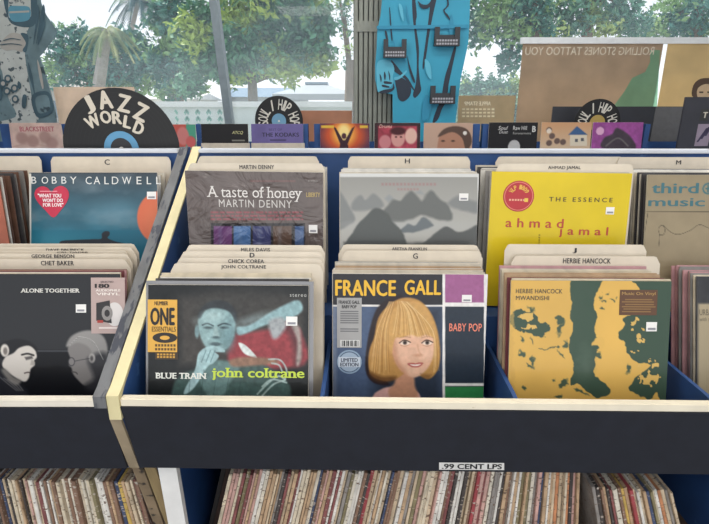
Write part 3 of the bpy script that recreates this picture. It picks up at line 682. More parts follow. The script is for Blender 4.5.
stack(PX, FS, 1.062, .0095, ['cream', 'pink', 'tan', 'brown', 'ivory', 'grey'], 'black bordered beige sleeve', 'records behind the black bordered beige sleeve', RYAW)
stack(PA, FS, 1.032, .0080, ['tan', 'cream', 'ivory', 'pink', 'maroon'], 'two men face to face sleeve', 'records behind the two men face to face sleeve')
stack(PB, MSL, 1.345, .011, LIGHT, 'night sea and orange moon sleeve', 'records behind the orange moon sleeve')
stack(PL, MSL, 1.285, .014, ['brown', 'white', 'charcoal', 'brown', 'tan', 'charcoal', 'white', 'grey'], 'orange-brown sleeve', 'records behind the orange-brown sleeve', xj=.004)
stack(PD, MS, 1.285, .0125, LIGHT + ['grey', 'charcoal'], 'brown-grey sleeve in wrinkled wrap', 'records behind the brown-grey sleeve', RYAW, skip=(1.158,))
stack(PM, MS, 1.27, .0115, ['white', 'pale grey', 'white', 'ivory', 'grey'], 'misty mountain sleeve', 'records behind the misty mountain sleeve', RYAW, skip=(1.29,))
stack(PJ, MS, 1.30, .012, ['white', 'grey', 'ivory', 'pale grey', 'charcoal'], 'bright yellow sleeve', 'records behind the bright yellow sleeve', RYAW, skip=(1.158,))
stack(PT, MS, 1.26, .012, ['white', 'grey', 'ivory', 'charcoal', 'cream'], 'brown card sleeve with teal lettering', 'records behind the teal lettered sleeve', RYAW, skip=(1.29,))

# ------------------------------------------------------------------ divider cards
cg = 'divider cards in the record racks'
L10 = R(9)
# front troughs, right rack
card(255, 245.5, 1.058, FS, 140, [('MILES DAVIS', 241, 248, 270, 251.4, B1)], 'cream divider card lettered with two words for M and D, behind the D card', cg, PC.lean, .014, yaw=RYAW)['label'] = 'cream divider card topmost behind the blue toned man sleeve, above the D card'
card(252, 252, 1.040, FS, 145, [('D', 249.6, 252.8, 254.6, 257.3, B2)], 'cream divider card printed with a single letter D', cg, PC.lean, .014, yaw=RYAW)
card(250, 258.5, 1.024, FS, 149, [('CHICK COREA', 228, 259.4, 264, 263.1, B1)], 'cream divider card directly in front of the letter D card', cg, PC.lean, .014, yaw=RYAW)
card(247, 264, 1.006, FS, 153, [('JOHN COLTRANE', 221, 265.2, 266, 269.4, B1)], 'cream divider card lowest of the four behind the blue toned man sleeve', cg, PC.lean, .014, yaw=RYAW)
card(410, 245, 1.074, FS, 143, [('ARETHA FRANKLIN', 392, 247.4, 427, 250.2, B1)], 'cream divider card with small lettering behind the letter G card', cg, R(9), .018, yaw=RYAW)
card(412, 251, 1.061, FS, 141, [('G', 413, 253.4, 418, 258.8, B1)], 'cream divider card printed with a single letter G', cg, R(9), .014, yaw=RYAW)
card(575.5, 244.8, 1.058, FS, 141, [('J', 572.5, 248, 577, 253.2, B1)], 'cream divider card printed with a single letter J', cg, R(10), .012, yaw=RYAW)
card(585.5, 256.5, 1.038, FS, 148, [('HERBIE HANCOCK', 563, 258.4, 611, 263.4, B1)], 'cream divider card in front of the letter J card', cg, R(11), .014, yaw=RYAW)
# rear troughs, right rack
card(258, 156.5, 1.335, MS, 122, [], 'blank cream divider card at the back of the wrinkled wrap column', cg, R(9), .012, yaw=RYAW)
card(256, 163.5, 1.160, MS, 138, [('MARTIN DENNY', 239.5, 165, 274, 169, B1)], 'cream divider card directly behind the brown-grey wrinkled wrap sleeve', cg, PD.lean, .012, yaw=RYAW)
card(409, 156.8, 1.30, MS, 122, [('H', 404.8, 158.6, 410, 163.4, B1)], 'cream divider card printed with a single letter H', cg, R(9), .01, yaw=RYAW)
card(560, 157, 1.32, MS, 128, [], 'blank cream divider card at the back of the bright yellow column', cg, R(9), .012, yaw=RYAW)
card(565, 164.2, 1.160, MS, 137, [('AHMAD JAMAL', 548, 166, 581, 170, B1)], 'cream divider card directly behind the bright yellow sleeve', cg, PJ.lean, .012, yaw=RYAW)
card(680, 157.5, 1.31, MS, 124, [('M', 676, 160.2, 681.5, 164.4, B1)], 'cream divider card printed with a single letter M', cg, R(9), .01, yaw=RYAW)
# left rack
card(110.5, 157, 1.365, MSL, 120, [('C', 104.6, 159.4, 109.6, 164.8, B1)], 'cream divider card printed with a single letter C', cg, R(9), .01)
card(-20, 156.5, 1.355, MSL, 122, [], 'blank cream divider card at the left end, beside the letter C card', cg, R(9), .01)
card(66, 244, 1.115, FS, 145, [], 'blank cream divider card topmost behind the two men sleeve', cg, R(9), .018)
card(64, 247.5, 1.098, FS, 145, [('DAVE BRUBECK', 46, 248.6, 84, 251.0, B1)], 'cream divider card with the faintest lettering behind the two men sleeve', cg, R(9), .018)
card(58, 251, 1.085, FS, 145, [('CAL TJADER', 57, 251.6, 88, 253.4, B1)], 'cream divider card with half hidden lettering behind the two men sleeve', cg, R(9), .018)
card(56, 254, 1.068, FS, 152, [('GEORGE BENSON', 31.5, 254.4, 74, 258.0, B1)], 'cream divider card second from the front behind the two men sleeve', cg, R(9), .018)
card(53, 259.5, 1.050, FS, 155, [('CHET BAKER', 41, 260.8, 73.5, 265.4, B1)], 'cream divider card foremost behind the two men sleeve', cg, R(9), .018)

# ------------------------------------------------------------------ records packed spine out on the lower shelves
SP = {'cream': '#dccdb4', 'white': '#e6e0d6', 'tan': '#c4a584', 'brown': '#8e6f5c', 'charcoal': '#4f4845', 'grey': '#97908a', 'maroon': '#8a5452', 'pink': '#d0a79c',
      'orange': '#c98a62', 'olive': '#8b8060', 'mustard': '#cfae60', 'navy': '#4a5470', 'beige': '#d0bb9e', 'red': '#a84c50', 'ivory': '#e0d6c4'}
spw = ['cream'] * 5 + ['white'] * 4 + ['tan'] * 4 + ['brown'] * 4 + ['charcoal'] * 3 + ['grey'] * 3 + ['maroon', 'pink', 'pink', 'orange', 'olive', 'mustard', 'navy'] + ['beige'] * 5 + ['red'] + ['ivory'] * 4
LSZ = .379
def spines(x, x_end, leanf, yf, where, group, th=(.0048, .0092)):
    cnt = {}
    while x < x_end:
        cn = random.choice(spw); t = random.uniform(*th); a = leanf(x)          # a > 0 : top leans to the right
        h = .3135 + random.uniform(-.003, .002)
        b = MB(); b.box(-t / 2, t / 2, 0, .3135, 0, h, mat(SP[cn], .65, .25, 25, spots=('#c0b4a6' if cn in ('charcoal', 'brown', 'navy', 'maroon', 'olive', 'red') else '#75604f'), spot_amt=.42, spot_scale=170, stretch=(.4, 1, 1), rnd=True))
        o = b.build('record_sleeve', None, bevel=.0008)
        xt = x + t / 2 / math.cos(a)
        o.location = (xt - .3135 * math.sin(a), yf(x) + random.uniform(-.007, .007), LSZ + abs(math.sin(a)) * t / 2 + .0003)
        o.rotation_euler = (0, a, 0)
        cnt[cn] = cnt.get(cn, 0) + 1
        tag(o, f'{cn} worn record spine, {ORD(cnt[cn])} {cn} one from left, {where}', 'record sleeve', group)
        x += t / math.cos(a) + random.uniform(.0004, .0013)
ux = lambda u, Y=1.02: (at(u, 482, Y)).x
xl0, xl1 = -.885, ux(137, 1.0)
spines(xl0, xl1, lambda x: R(-7) * max(0, (x + .8) / (xl1 + .8)) ** 2, lambda x: 1.0, 'left lower shelf', 'records on the left lower shelf')
def deep():
    x = -.420
    for k in range(2):
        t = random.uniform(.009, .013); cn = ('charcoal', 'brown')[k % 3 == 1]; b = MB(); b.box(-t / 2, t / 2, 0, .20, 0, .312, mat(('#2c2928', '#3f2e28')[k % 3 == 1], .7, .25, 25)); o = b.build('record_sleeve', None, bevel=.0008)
        o.location = (x + t / 2, 1.09, LSZ + t * .14); o.rotation_euler = (0, R(15), 0); x += t + .001
        tag(o, f'dark {cn} record, {ORD(k + 1)} from the left in the shadowed gap beside the white upright', 'record sleeve', 'dark records in the shadowed gap')
deep()
xa, xb, xc = ux(231, 1.06) + .005, ux(572, 1.06), ux(668, .985)
spines(xa, xb, lambda x: R(np.interp(x, [xa, xa + .40, xa + .68, xb], [15, 10, 3, -6])), lambda x: 1.038, 'right lower shelf', 'records on the right lower shelf')
spines(xb + .012, xc + .01, lambda x: R(np.interp(x, [xb, xc], [-15, -21])), lambda x: .985, 'leaning pile, right lower shelf', 'records leaning at the right end of the lower shelf')
mb = MB(); mb.prism_x([(.100, .86), (.116, .86), (.135, .60), (.30, .08), (.284, .08), (.12, .60)], .026, .066, mat('#f0eeea', .6, .04)); mb.build('white_upright', rr)['label'] = 'white painted upright'
# ------------------------------------------------------------------ record shaped signs
def disc_sign(u, v, rpx, Y, words, lab, labcol, foot, label, inner=None):
    c0 = at(u, v, Y); d = (c0 - EYE).dot(CF); rad = rpx / FPX * d
    r = empty('record_disc_sign', (c0.x, Y, foot))
    cz = c0.z - foot; N = 64
    mb = MB(); V = mat('#0b0b0d', .5, .15, 30)
    rings = [rad * k for k in (1, .97, .95, .8, .6, .42)]
    mb.prism_y([(rad * math.cos(2 * math.pi * k / N), cz + rad * math.sin(2 * math.pi * k / N)) for k in range(N)], -.001, .001, V); mb.build('vinyl_disc', r)
    g = MB(); G = mat('#151517', .4, .1)
    for rr_ in [rad * (.36 + .07 * k) for k in range(9)]:
        n = 64; vs = []; fs = []
        for k in range(n):
            t = 2 * math.pi * k / n
            vs += [(rr_ * math.cos(t), -.0013, cz + rr_ * math.sin(t)), ((rr_ + rad * .008) * math.cos(t), -.0013, cz + (rr_ + rad * .008) * math.sin(t))]
        fs = [(2 * k, 2 * k + 1, (2 * k + 3) % (2 * n), (2 * k + 2) % (2 * n)) for k in range(n)]
        g.add(vs, fs, G)
    g.build('groove', r)['kind'] = 'stuff'
    mb = MB(); ci = lambda q: [(q * math.cos(2 * math.pi * k / 40), cz + q * math.sin(2 * math.pi * k / 40)) for k in range(40)]
    flat(mb, ci(rad * lab), labcol, -.002)
    if inner: flat(mb, ci(rad * lab * .62), inner, -.0024)
    flat(mb, ci(rad * .04), '#d8d4cc', -.0028)
    mb.build('centre_label', r)
    mb = MB(); words(mb, rad, cz); mb.build('lettering', r)
    if cz - rad > .004: mb = MB(); mb.box(-.012, .012, .001, .006, 0, cz - rad * .3, mat('#8a8a8a', .5, .1)); mb.build('support_stick', r)
    tag(r, label, 'sign', 'record shaped genre signs')
def w_jazz(mb, rad, cz):
    s = 57.5 * 3.49 / rad / 57.5 * 57.5 / 57.5
    k = rad / (57.5 * 3.49)
    for ch, x, y, a, hh, ww in (('J', 335, 378, 22, 58, 34), ('A', 392, 362, 6, 60, 48), ('Z', 455, 374, -14, 58, 44), ('Z', 508, 402, -28, 60, 44)):
        letter(mb, ch, (x - 426) * k, cz + (524 - y) * k, hh * k, ww * k, R(a), '#cfc6b6', -.002, bold=.05)
    for ch, x, y, a, hh, ww in (('W', 340, 432, 24, 42, 52), ('O', 386, 418, 12, 42, 38), ('R', 424, 420, -2, 42, 34), ('L', 458, 434, -16, 42, 28), ('D', 494, 454, -28, 44, 34)):
        letter(mb, ch, (x - 426) * k, cz + (524 - y) * k, hh * k, ww * k, R(a), '#cfc6b6', -.002, bold=.05)
disc_sign(122, 149, 58, 1.425, w_jazz, .30, '#5a93b8', 1.12, 'large black record sign lettered jazz world above the left rack', '#232326')
# ledge of the left rack the sign stands on
mb = MB(); mb.box(.05, 1.89, .612, .68, 1.105, 1.119, BLUE); mb.build('rear_ledge', lr)
def w_soul(mb, rad, cz):
    S = 'SOUL / HIP HOP'; 
    for k, ch in enumerate(S):
        if ch == ' ': continue
        t = R(188 - 196 * k / (len(S) - 1)); letter(mb, ch, rad * .66 * math.cos(t), cz + rad * .66 * math.sin(t), rad * .42, rad * (.1 if ch in 'I' else .17), t - math.pi / 2, '#d4d0c6', -.002, bold=.02)
disc_sign(279, 121, 24, 3.32, w_soul, .30, '#6f9fbd', FARS + .001, 'small black record sign with a blue centre behind the purple sleeve', None)
disc_sign(597, 123, 23, 3.20, w_soul, .34, '#b39a55', FARS + .001, 'small black record sign with a gold centre before the dark panel', None)

# ------------------------------------------------------------------ far rack under the windows
FY = 3.0
fr = empty('record_rack', (0, FY, 0))
mb = MB(); mb.box(-2.6, 2.6, -.34, .36, FARS - .02, FARS, BLUE); mb.build('trough_floor', fr)
mb = MB(); mb.box(-2.6, 2.6, -.36, -.34, .6, FARS + .08, BLUE); mb.build('front_panel', fr)
mb = MB(); mb.box(-2.6, 2.6, .36, .375, 0, FARS + .18, BLUE); mb.build('back_panel', fr)
mb = MB(); mb.box(-2.6, -2.58, -.34, .36, 0, FARS + .16, BLUE); mb.box(2.58, 2.6, -.34, .36, 0, FARS + .16, BLUE); mb.build('end_panel', fr)
for ua, ub in ((0, 9), (62, 66), (196, 201), (303, 308), (314, 320), (473, 480), (483, 489), (645, 650)):
    a = at(ua, 124, FY + .02); b_ = at(ub, 124, FY + .02)
    mb = MB(); mb.box(a.x, b_.x, .012, .06, FARS, a.z, BLUE); mb.build('divider', fr)
tag(fr, 'long blue record rack under the windows across the aisle', 'record rack')
def far(u0, u1, v, base, paint, texts, label, Y=FY, jm='#d6cfc2', edge=None):
    c = at((u0 + u1) / 2, v, Y); d = (c - EYE).dot(CF); w = (u1 - u0) / FPX * d
    P = Plate((u0 + u1) / 2, v, Y, FARS, w=w, lean=R(6)); Q = zq(0, 0, 1)
    A = Art(P, 70, base, Q); A.cxq = (u0 + u1) / 2; paint(A)
    r = cover(P, 'record_sleeve', mat(jm, .5, .08), A, texts, PRINTF)
    tag(r, label, 'record sleeve', 'front facing records on the far rack')
def pa(A):
    A.mottle(.12, 8, 3)
    for x, y in ((22, 138), (33, 141), (45, 137), (52, 143)): A.ell(x, y, 6, 6, '#a5837c', .05, .8)
    A.line([(12, 147), (30, 144), (58, 148)], .01, '#b9968e', .02, .6)
far(9, 61, 123, '#cfb3a8', pa, [('BLACKSTREET', 20, 126.5, 54, 131.5, '#b0606a', B2)], 'pale pink record sleeve with red lettering left of the jazz sign')
def pa(A):
    A.rect(186, 124, 200, 150, '#4e9a80', .02); A.ell(183, 136, 6, 9, '#c97c78', .03); A.ell(191, 142, 5, 6, '#c4605e', .03)
far(150, 195.5, 124.5, '#c0584e', pa, [], 'red and green record sleeve right of the jazz sign')
far(201, 248, 124, '#222124', lambda A: A.rect(232, 140, 245, 141, '#8a8a80', .004), [('ATCQ', 232, 131, 243, 134.6, '#c2c08a', K(bold=.02, shear=.3))], 'black record sleeve with a small pale yellow logo')
far(251, 303, 124, '#6d639a', lambda A: (A.mottle(.1, 5, 2), A.rect(270, 139.5, 286, 140.5, '#2b2740', .005)), [('BEST OF', 269, 128.5, 282, 130.8, '#3b3560', K()), ('THE KODAKS', 262, 132.6, 299, 136.8, '#2b2648', B2)], 'purple record sleeve with dark capital lettering below the record sign')
def pa(A):
    A.ell(344, 136, 22, 16, '#c9552f', .15); A.ell(344, 134, 12, 12, '#f0a548', .12); A.ell(344, 133, 6, 9, '#f8dc90', .08)
    for x in (-1, 1): A.poly([(344, 142), (344 + x * 8, 128), (344 + x * 11, 126), (344 + x * 9, 131), (344 + x * 3, 146)], '#3a1f2c', .01, sm=False)
    A.ell(344, 136, 2.4, 3, '#4a2630', .01); A.poly([(339, 150), (341, 140), (347, 140), (349, 150)], '#3a1f2c', .01, sm=False); A.rect(321, 125.5, 334, 128, '#e0b840', .01); A.rect(360, 125.5, 368, 128, '#e0b840', .01)
far(320, 369.5, 123.5, '#56324c', pa, [], 'fiery orange record sleeve with a figure raising both arms')
def pa(A):
    A.rect(378, 126, 417, 152, '#a84050', .02); A.mottle(.3, 9, 5); A.ell(398, 138, 7, 9, '#d59a92', .03); A.ell(398, 131, 8, 4, '#4a2026', .03); A.ell(411, 136, 6, 8, '#e3b8a8', .03); A.ell(385, 142, 6, 7, '#c98084', .03)
    A.ell(396, 137, 1.2, .8, '#3a1c20', .01); A.ell(401, 137, 1.2, .8, '#3a1c20', .01)
far(374.5, 420.5, 123, '#3a2428', pa, [('Drums', 379, 124.6, 392, 128, '#d8b0a0', K(shear=.3))], 'crimson record sleeve with faces under a dark border')
def pa(A):
    A.poly([(440, 152), (438, 142), (441, 134), (450, 129), (462, 130), (468, 138), (468, 152)], '#b08068', .02); A.poly([(438, 137), (444, 129), (456, 126), (468, 130), (472, 142), (466, 150), (462, 138), (452, 132)], '#5a453c', .02)
    A.ell(443, 141, 2, .8, '#3a2a26', .01); A.ell(453, 141, 2, .8, '#3a2a26', .01); A.ell(465, 133, 2, 2, '#e6e0d8', .01)
far(424, 473, 123, '#c0a08c', pa, [], "beige record sleeve with a man's face and dark hair")
def pa(A): A.ell(514, 147, 6, 7, '#b9b9b8', .01); A.ell(514, 147, 2, 2, '#222', .01) if False else None
far(489, 538, 122.5, '#1c1b1e', pa, [('Soul', 498, 126, 508, 130, '#d0d0cc', K(shear=.3)), ('Dust', 499, 130.5, 508, 133.5, '#d0d0cc', K(shear=.3)), ('Raw Hill', 513, 126, 527, 130, '#d0d0cc', K()), ('Forevermore', 513, 132, 531, 134.4, '#b0b0ac', K()), ('B', 532, 126, 536, 132, '#d0d0cc', B2)], 'black record sleeve with white lettering and a pale disc')
def pa(A):
    A.grad(123, 150, '#c99a72', '#cfb79c'); A.poly([(568, 135), (577, 126), (588, 135)], '#3f5f8a', .01, sm=False); A.rect(570, 135, 587, 146, '#d9cdb8', .01); A.rect(575, 139, 578, 142, '#5a5a60', .008); A.rect(581, 138, 584, 141, '#5a5a60', .008)
    for x, y in ((549, 130), (552, 136), (557, 141), (549, 143), (563, 142)): A.ell(x, y, 3, 3, '#6a5650', .015)
    A.ell(549, 131, 2.5, 2.5, '#e4d6c4', .01)
far(541.5, 592, 122.5, '#caa080', pa, [], 'orange record sleeve with a painted blue roofed house')
def pa(A):
    A.mottle(.15, 6, 2); A.poly([(602, 148), (604, 138), (612, 134), (616, 128), (622, 130), (630, 136), (636, 146), (630, 150)], '#463c46', .03); A.mottle(.1, 20, 4); A.ell(600, 131, 4, 4, '#d9a8c8', .008); A.line([(606, 146), (618, 138), (628, 146)], .012, '#8a8a80', .02, .6)
far(593, 643.5, 122.5, '#9a4f94', pa, [], 'magenta record sleeve with a dark shape and pale round badge')
# cream sleeve tops standing just in front of the black and purple sleeves
for (u0, u1, nm) in ((201, 250, 'black sleeve with pale yellow logo'), (251, 305, 'purple sleeve')):
    P = Plate((u0 + u1) / 2, 143.2, 2.86, FARS, w=(u1 - u0) / FPX * 2.75, lean=R(6))
    o = jacket_mesh(P.w, P.h, mat('#cabfae', .5, .1, spots='#7a6f66', spot_amt=.25, spot_scale=30), .006).build('record_sleeve', None); o.location = P.loc; o.rotation_euler = (-R(6), 0, 0)
    tag(o, f'cream record sleeve top in front of the far {nm}', 'record sleeve')

# ------------------------------------------------------------------ framed sign, dark panel, posters on the glass
def panel(name, us, Y0, Y1, thick, h, label, cat, zbot=None):
    c = [at(u, v, Y) for (u, v), Y in zip(us, (Y1, Y1, Y0, Y0))]
    return c
def board(name, u0, u1, vt, zb, Y, h, label, cat, t=.006, group=None, m=None):
    a = at(u0, vt, Y); b_ = at(u1, vt, Y); r = empty(name, ((a.x + b_.x) / 2, Y, zb)); w = b_.x - a.x; H = a.z - zb
    mb = MB(); mb.box(-w / 2, w / 2, 0, t, 0, H, m or mat(h, .6, .1, 8, trans=(.5 if cat == 'poster' else 0))); mb.build('sheet', r); tag(r, label, cat, group); r['w'] = w; r['h'] = H
    return r, w, H, (lambda u, v: (at(u, v, Y).x - r.location.x, at(u, v, Y).z - zb))
r, w, H, q = board('display_panel', 553, 687, 106.5, 0, 3.42, '#3a3c42', 'dark grey display panel behind the magenta sleeve and gold record sign', 'panel', m=mat('#3b3d44', .5, .15, 6))
mb = MB(); a = q(650, 140); b_ = q(687, 107); mb.box(a[0], b_[0], -.004, -.001, 0, b_[1], mat('#6a6a6c', .4, .1)); mb.build('grey_flap', r)
r, w, H, q = board('framed_sign', 686, 740, 97, FARS + .001, 2.92, '#3c3d45', 'dark framed sign with a letter T at the right end of the far rack', 'sign', t=.012)
mb = MB()
for (u0, v0, u1, v1, c) in ((699, 109, 709.5, 121, '#3a3a38'), (694, 124, 712, 146, '#9d8fa0'), (712, 109, 736, 146, '#8f8a80')):
    a = q(u0, v1); b_ = q(u1, v0); flat(mb, [(a[0], a[1]), (b_[0], a[1]), (b_[0], b_[1]), (a[0], b_[1])], c, -.001)
text(mb, 'T', *q(702, 118), *q(708, 112), '#d8d0c0', -.002, bold=.05)
for k in range(3): a = q(696 + 4 * k, 142 - 3 * k); b_ = q(706 + 2 * k, 128 - k); flat(mb, [(a[0], a[1]), (a[0] + .012, a[1]), (b_[0] + .012, b_[1]), (b_[0], b_[1])], '#4c4560', -.002)
mb.build('printed_pictures', r)

WY = 3.72
pg = 'posters on the window glass'
P1 = mat('#c6b29c', .7, .12, 5, bump=.8, trans=.55)
r, w, H, q = board('poster', 523, 663.5, 43.5, 1.12, WY - .02, '#8e7a64', 'large brown poster with green corner and mirrored lettering', 'poster', .003, pg, P1)
mb = MB()
pts = [(650, 50), (660, 50), (656, 122), (600, 122), (612, 108), (624, 92), (632, 78), (645, 72), (650, 62)]
flat(mb, [q(*p) for p in pts], mat('#9fd0b0', .7, .1, 6, trans=.55), -.001)
text(mb, 'ROLLING STONES TATTOO YOU', q(530, 0)[0], q(0, 55)[1], q(664, 0)[0] - .012, q(0, 47)[1], '#e6dcc8', -.002, mirror=True)
mb.build('print', r)
r, w, H, q = board('poster', 668, 760, 43.5, 1.12, WY - .02, '#b09a6e', 'beige poster with a dark haired head, right of the mirrored one', 'poster', .003, pg, mat('#e0cca4', .7, .08, 5, bump=.5, trans=.55))
mb = MB(); hp = [(692, 96), (693, 86), (698, 80), (706, 78), (716, 80), (722, 90), (722, 104), (712, 100), (700, 98)]
flat(mb, spline([q(*p) for p in hp], 4), '#5a463a', -.001); fp = [(697, 96), (698, 88), (706, 84), (714, 88), (714, 104), (702, 104)]; flat(mb, spline([q(*p) for p in fp], 4), '#d8bc98', -.002)
for x in (701, 709): flat(mb, [q(x - 2, 93), q(x + 2, 93), q(x + 2, 91.5), q(x - 2, 91.5)], '#4a3a30', -.003)
mb.build('print', r)
r, w, H, q = board('poster', 459, 516, 95.5, 1.12, WY - .02, '#c4b498', 'small brown poster with mirrored cream lettering beside the blue suit cutout', 'poster', .003, pg)
mb = MB(); text(mb, 'APPLE STAMP', *q(464, 105.5), *q(491, 101.5), '#fff4d8', -.002, mirror=True, bold=.02)
for k, vv in enumerate((109, 112.5, 116)):
    x = 462
    while x < 494: a = q(x, vv + 1); b_ = q(x + 3, vv - .6); flat(mb, [(a[0], a[1]), (b_[0], a[1]), (b_[0], b_[1]), (a[0], b_[1])], '#efe4c4', -.002); x += 4.2
mb.build('print', r)
r, w, H, q = board('poster', 53, 134, 87, 1.12, WY - .02, '#e9d9ca', 'plain beige poster on the glass behind the jazz sign', 'poster', .003, pg)
r, w, H, q = board('poster', 300, 352, 110.5, 1.12, WY - .02, '#c49a82', 'plain orange-brown poster low on the glass left of the ribbed column', 'poster', .003, pg)

# ------------------------------------------------------------------ cardboard cutouts
def cutout(u_c, Y, outline, layers, base, label, holders=()):
    c = at(u_c, 100, Y); r = empty('cardboard_cutout', (c.x, Y, 0))
    q = lambda u, v: (at(u, v, Y).x - c.x, at(u, v, Y).z)
    mb = MB(); O = [q(*p) if p[1] < 400 else (q(p[0], 130)[0], 0.0) for p in outline]
    mb.prism_y(O, 0, .008, base); mb.build('board', r)
    mb = MB()
    for k, (pts, m, sm) in enumerate(layers):
        P_ = [q(*p) for p in pts]; P_ = spline(P_, 4) if sm and len(P_) > 3 else P_
        flat(mb, P_, m, -.0008 - .0006 * k)
    mb.build('printed_figure', r)
    for (u0, v0, u1, v1) in holders:
        a = q(u0, v1); b_ = q(u1, v0); w = b_[0] - a[0]; h = b_[1] - a[1]; D = mat('#23252c', .35, .1)
        mb = MB(); mb.box(a[0], b_[0], -.055, -.03, a[1], a[1] + h * .45, D); mb.box(a[0], a[0] + w * .2, -.05, -.03, a[1], b_[1], D); mb.box(b_[0] - w * .2, b_[0], -.05, -.03, a[1], b_[1], D); mb.box(a[0], b_[0], -.035, -.03, a[1], a[1] + h * .6, D)
        ho = mb.build('leaflet_holder', r)
        mb = MB()
        for row in (0, 1):
            for k in range(8):
                x = a[0] + w * (.08 + k * .107); z = a[1] + h * (.07 + .17 * row); mb.box(x, x + w * .08, -.0565, -.055, z, z + h * .1, mat('#a8a8b0', .5, .05))
        mb.build('holder_print', ho)
    tag(r, label, 'cardboard cutout', 'cardboard figure cutouts in the window')
BS = mat('#2f9fc0', .5, .05, 6); BK = mat('#1b2a3c', .5, .05, 6); B3 = mat('#2790b4', .5, .05, 6); BL = mat('#5bb9d4', .5, .05, 6)
Z = lambda pts: [(370 + x / 4.191, y / 4.191) for x, y in pts]
ol = Z([(95, 500), (95, 395), (60, 390), (32, 385), (22, 330), (22, 270), (28, 200), (30, 130), (45, 60), (55, -60), (110, -160), (330, -170), (420, -60), (418, 60), (412, 180), (395, 260), (380, 330), (368, 430), (358, 510)]) + [(455, 500), (394, 500)]
Lr = [(Z([(185, -40), (196, 60), (192, 100), (205, 200), (204, 280), (210, 345), (214, 380), (190, 410), (180, 395), (192, 350), (196, 250), (188, 150), (178, 60), (176, -40)]), BK, True),
      (Z([(262, -40), (285, -40), (262, 70), (246, 160), (236, 230), (224, 290), (220, 270), (232, 180), (244, 90)]), BK, True),
      (Z([(352, 200), (360, 205), (345, 280), (330, 350), (322, 400), (300, 420), (312, 330), (330, 270)]), BK, True),
      (Z([(300, 420), (318, 425), (300, 460), (285, 500), (262, 515), (278, 460)]), BK, True),
      (Z([(88, 255), (100, 262), (135, 305), (160, 330), (190, 385), (175, 370), (150, 335), (120, 312), (100, 295)]), BK, True),
      (Z([(105, 330), (130, 325), (160, 345), (172, 372), (165, 405), (140, 425), (120, 415), (112, 380)]), BK, True),
      (Z([(102, 325), (125, 318), (150, 296), (153, 303), (128, 328), (106, 336)]), BL, True),
      (Z([(30, 265), (60, 250), (90, 262), (102, 290), (95, 320), (98, 345), (80, 370), (55, 380), (34, 385), (28, 340)]), BL, True),
      (Z([(40, 384), (60, 376), (92, 370), (98, 350), (102, 372), (80, 388), (45, 392)]), BK, True),
      (Z([(60, 340), (90, 345), (88, 352), (60, 350)]), BK, True), (Z([(52, 355), (80, 362), (78, 368), (52, 364)]), BK, True),
      (Z([(62, 130), (70, 135), (76, 165), (74, 185), (66, 160)]), BK, True), (Z([(318, -30), (330, 20), (312, 45), (325, 62), (335, 80), (330, 82), (306, 46), (322, 22)]), BK, True),
      (Z([(155, 230), (162, 260), (175, 300), (188, 340), (182, 345), (165, 300)]), BK, True),
      (Z([(80, 40), (84, 44), (90, 120), (94, 165), (88, 160)]), BK, True), (Z([(200, 5), (215, 18), (240, 20), (256, 4), (250, 30), (225, 38), (208, 28)]), BK, True),
      (Z([(150, 20), (160, 60), (166, 100), (160, 95), (152, 60)]), B3, True), (Z([(340, 60), (350, 110), (340, 160), (330, 120)]), B3, True), (Z([(230, 400), (260, 430), (240, 500), (215, 500)]), B3, True),
      (Z([(60, 300), (66, 318), (62, 336), (58, 318)]), BK, True), (Z([(76, 296), (84, 318), (82, 338), (79, 318)]), BK, True), (Z([(40, 310), (48, 326), (46, 345), (42, 328)]), BK, True),
      (Z([(96, 150), (106, 200), (118, 240), (112, 236), (100, 200)]), B3, True), (Z([(130, 180), (140, 190), (150, 260), (142, 250)]), B3, True), (Z([(228, 250), (250, 270), (256, 330), (236, 310)]), BL, True), (Z([(120, 20), (134, 30), (140, 90), (128, 70)]), BL, True),
      (Z([(28, 110), (408, 104), (406, 120), (28, 124)]), B3, False)]
cutout(424, 3.50, ol, Lr, BS, 'cardboard cutout of a figure in a bright blue suit', [(383, 40, 406, 58.5), (433, 28, 459, 47), (429, 86, 454.5, 104)])
GC = mat('#6d858c', .6, .25, 9, spots='#3e5058', spot_amt=.4, spot_scale=12); GT = mat('#bfc4c0', .6, .1, 12, spots='#4e5c62', spot_amt=.5, spot_scale=28); GH = mat('#b2afa8', .6, .08, 10); GD = mat('#46606c', .6, .2, 9); GB = mat('#5f9ab0', .6, .1, 9)
Z = lambda pts: [(x / 4.187, y / 4.187) for x, y in pts]
ol = Z([(-120, -160), (150, -120), (170, 10), (190, 60), (232, 120), (238, 135), (225, 160), (175, 225), (165, 235), (185, 300), (212, 390), (232, 470), (235, 500), (240, 530), (-120, 530)])[:-1] + [(57, 500), (-28, 500)]
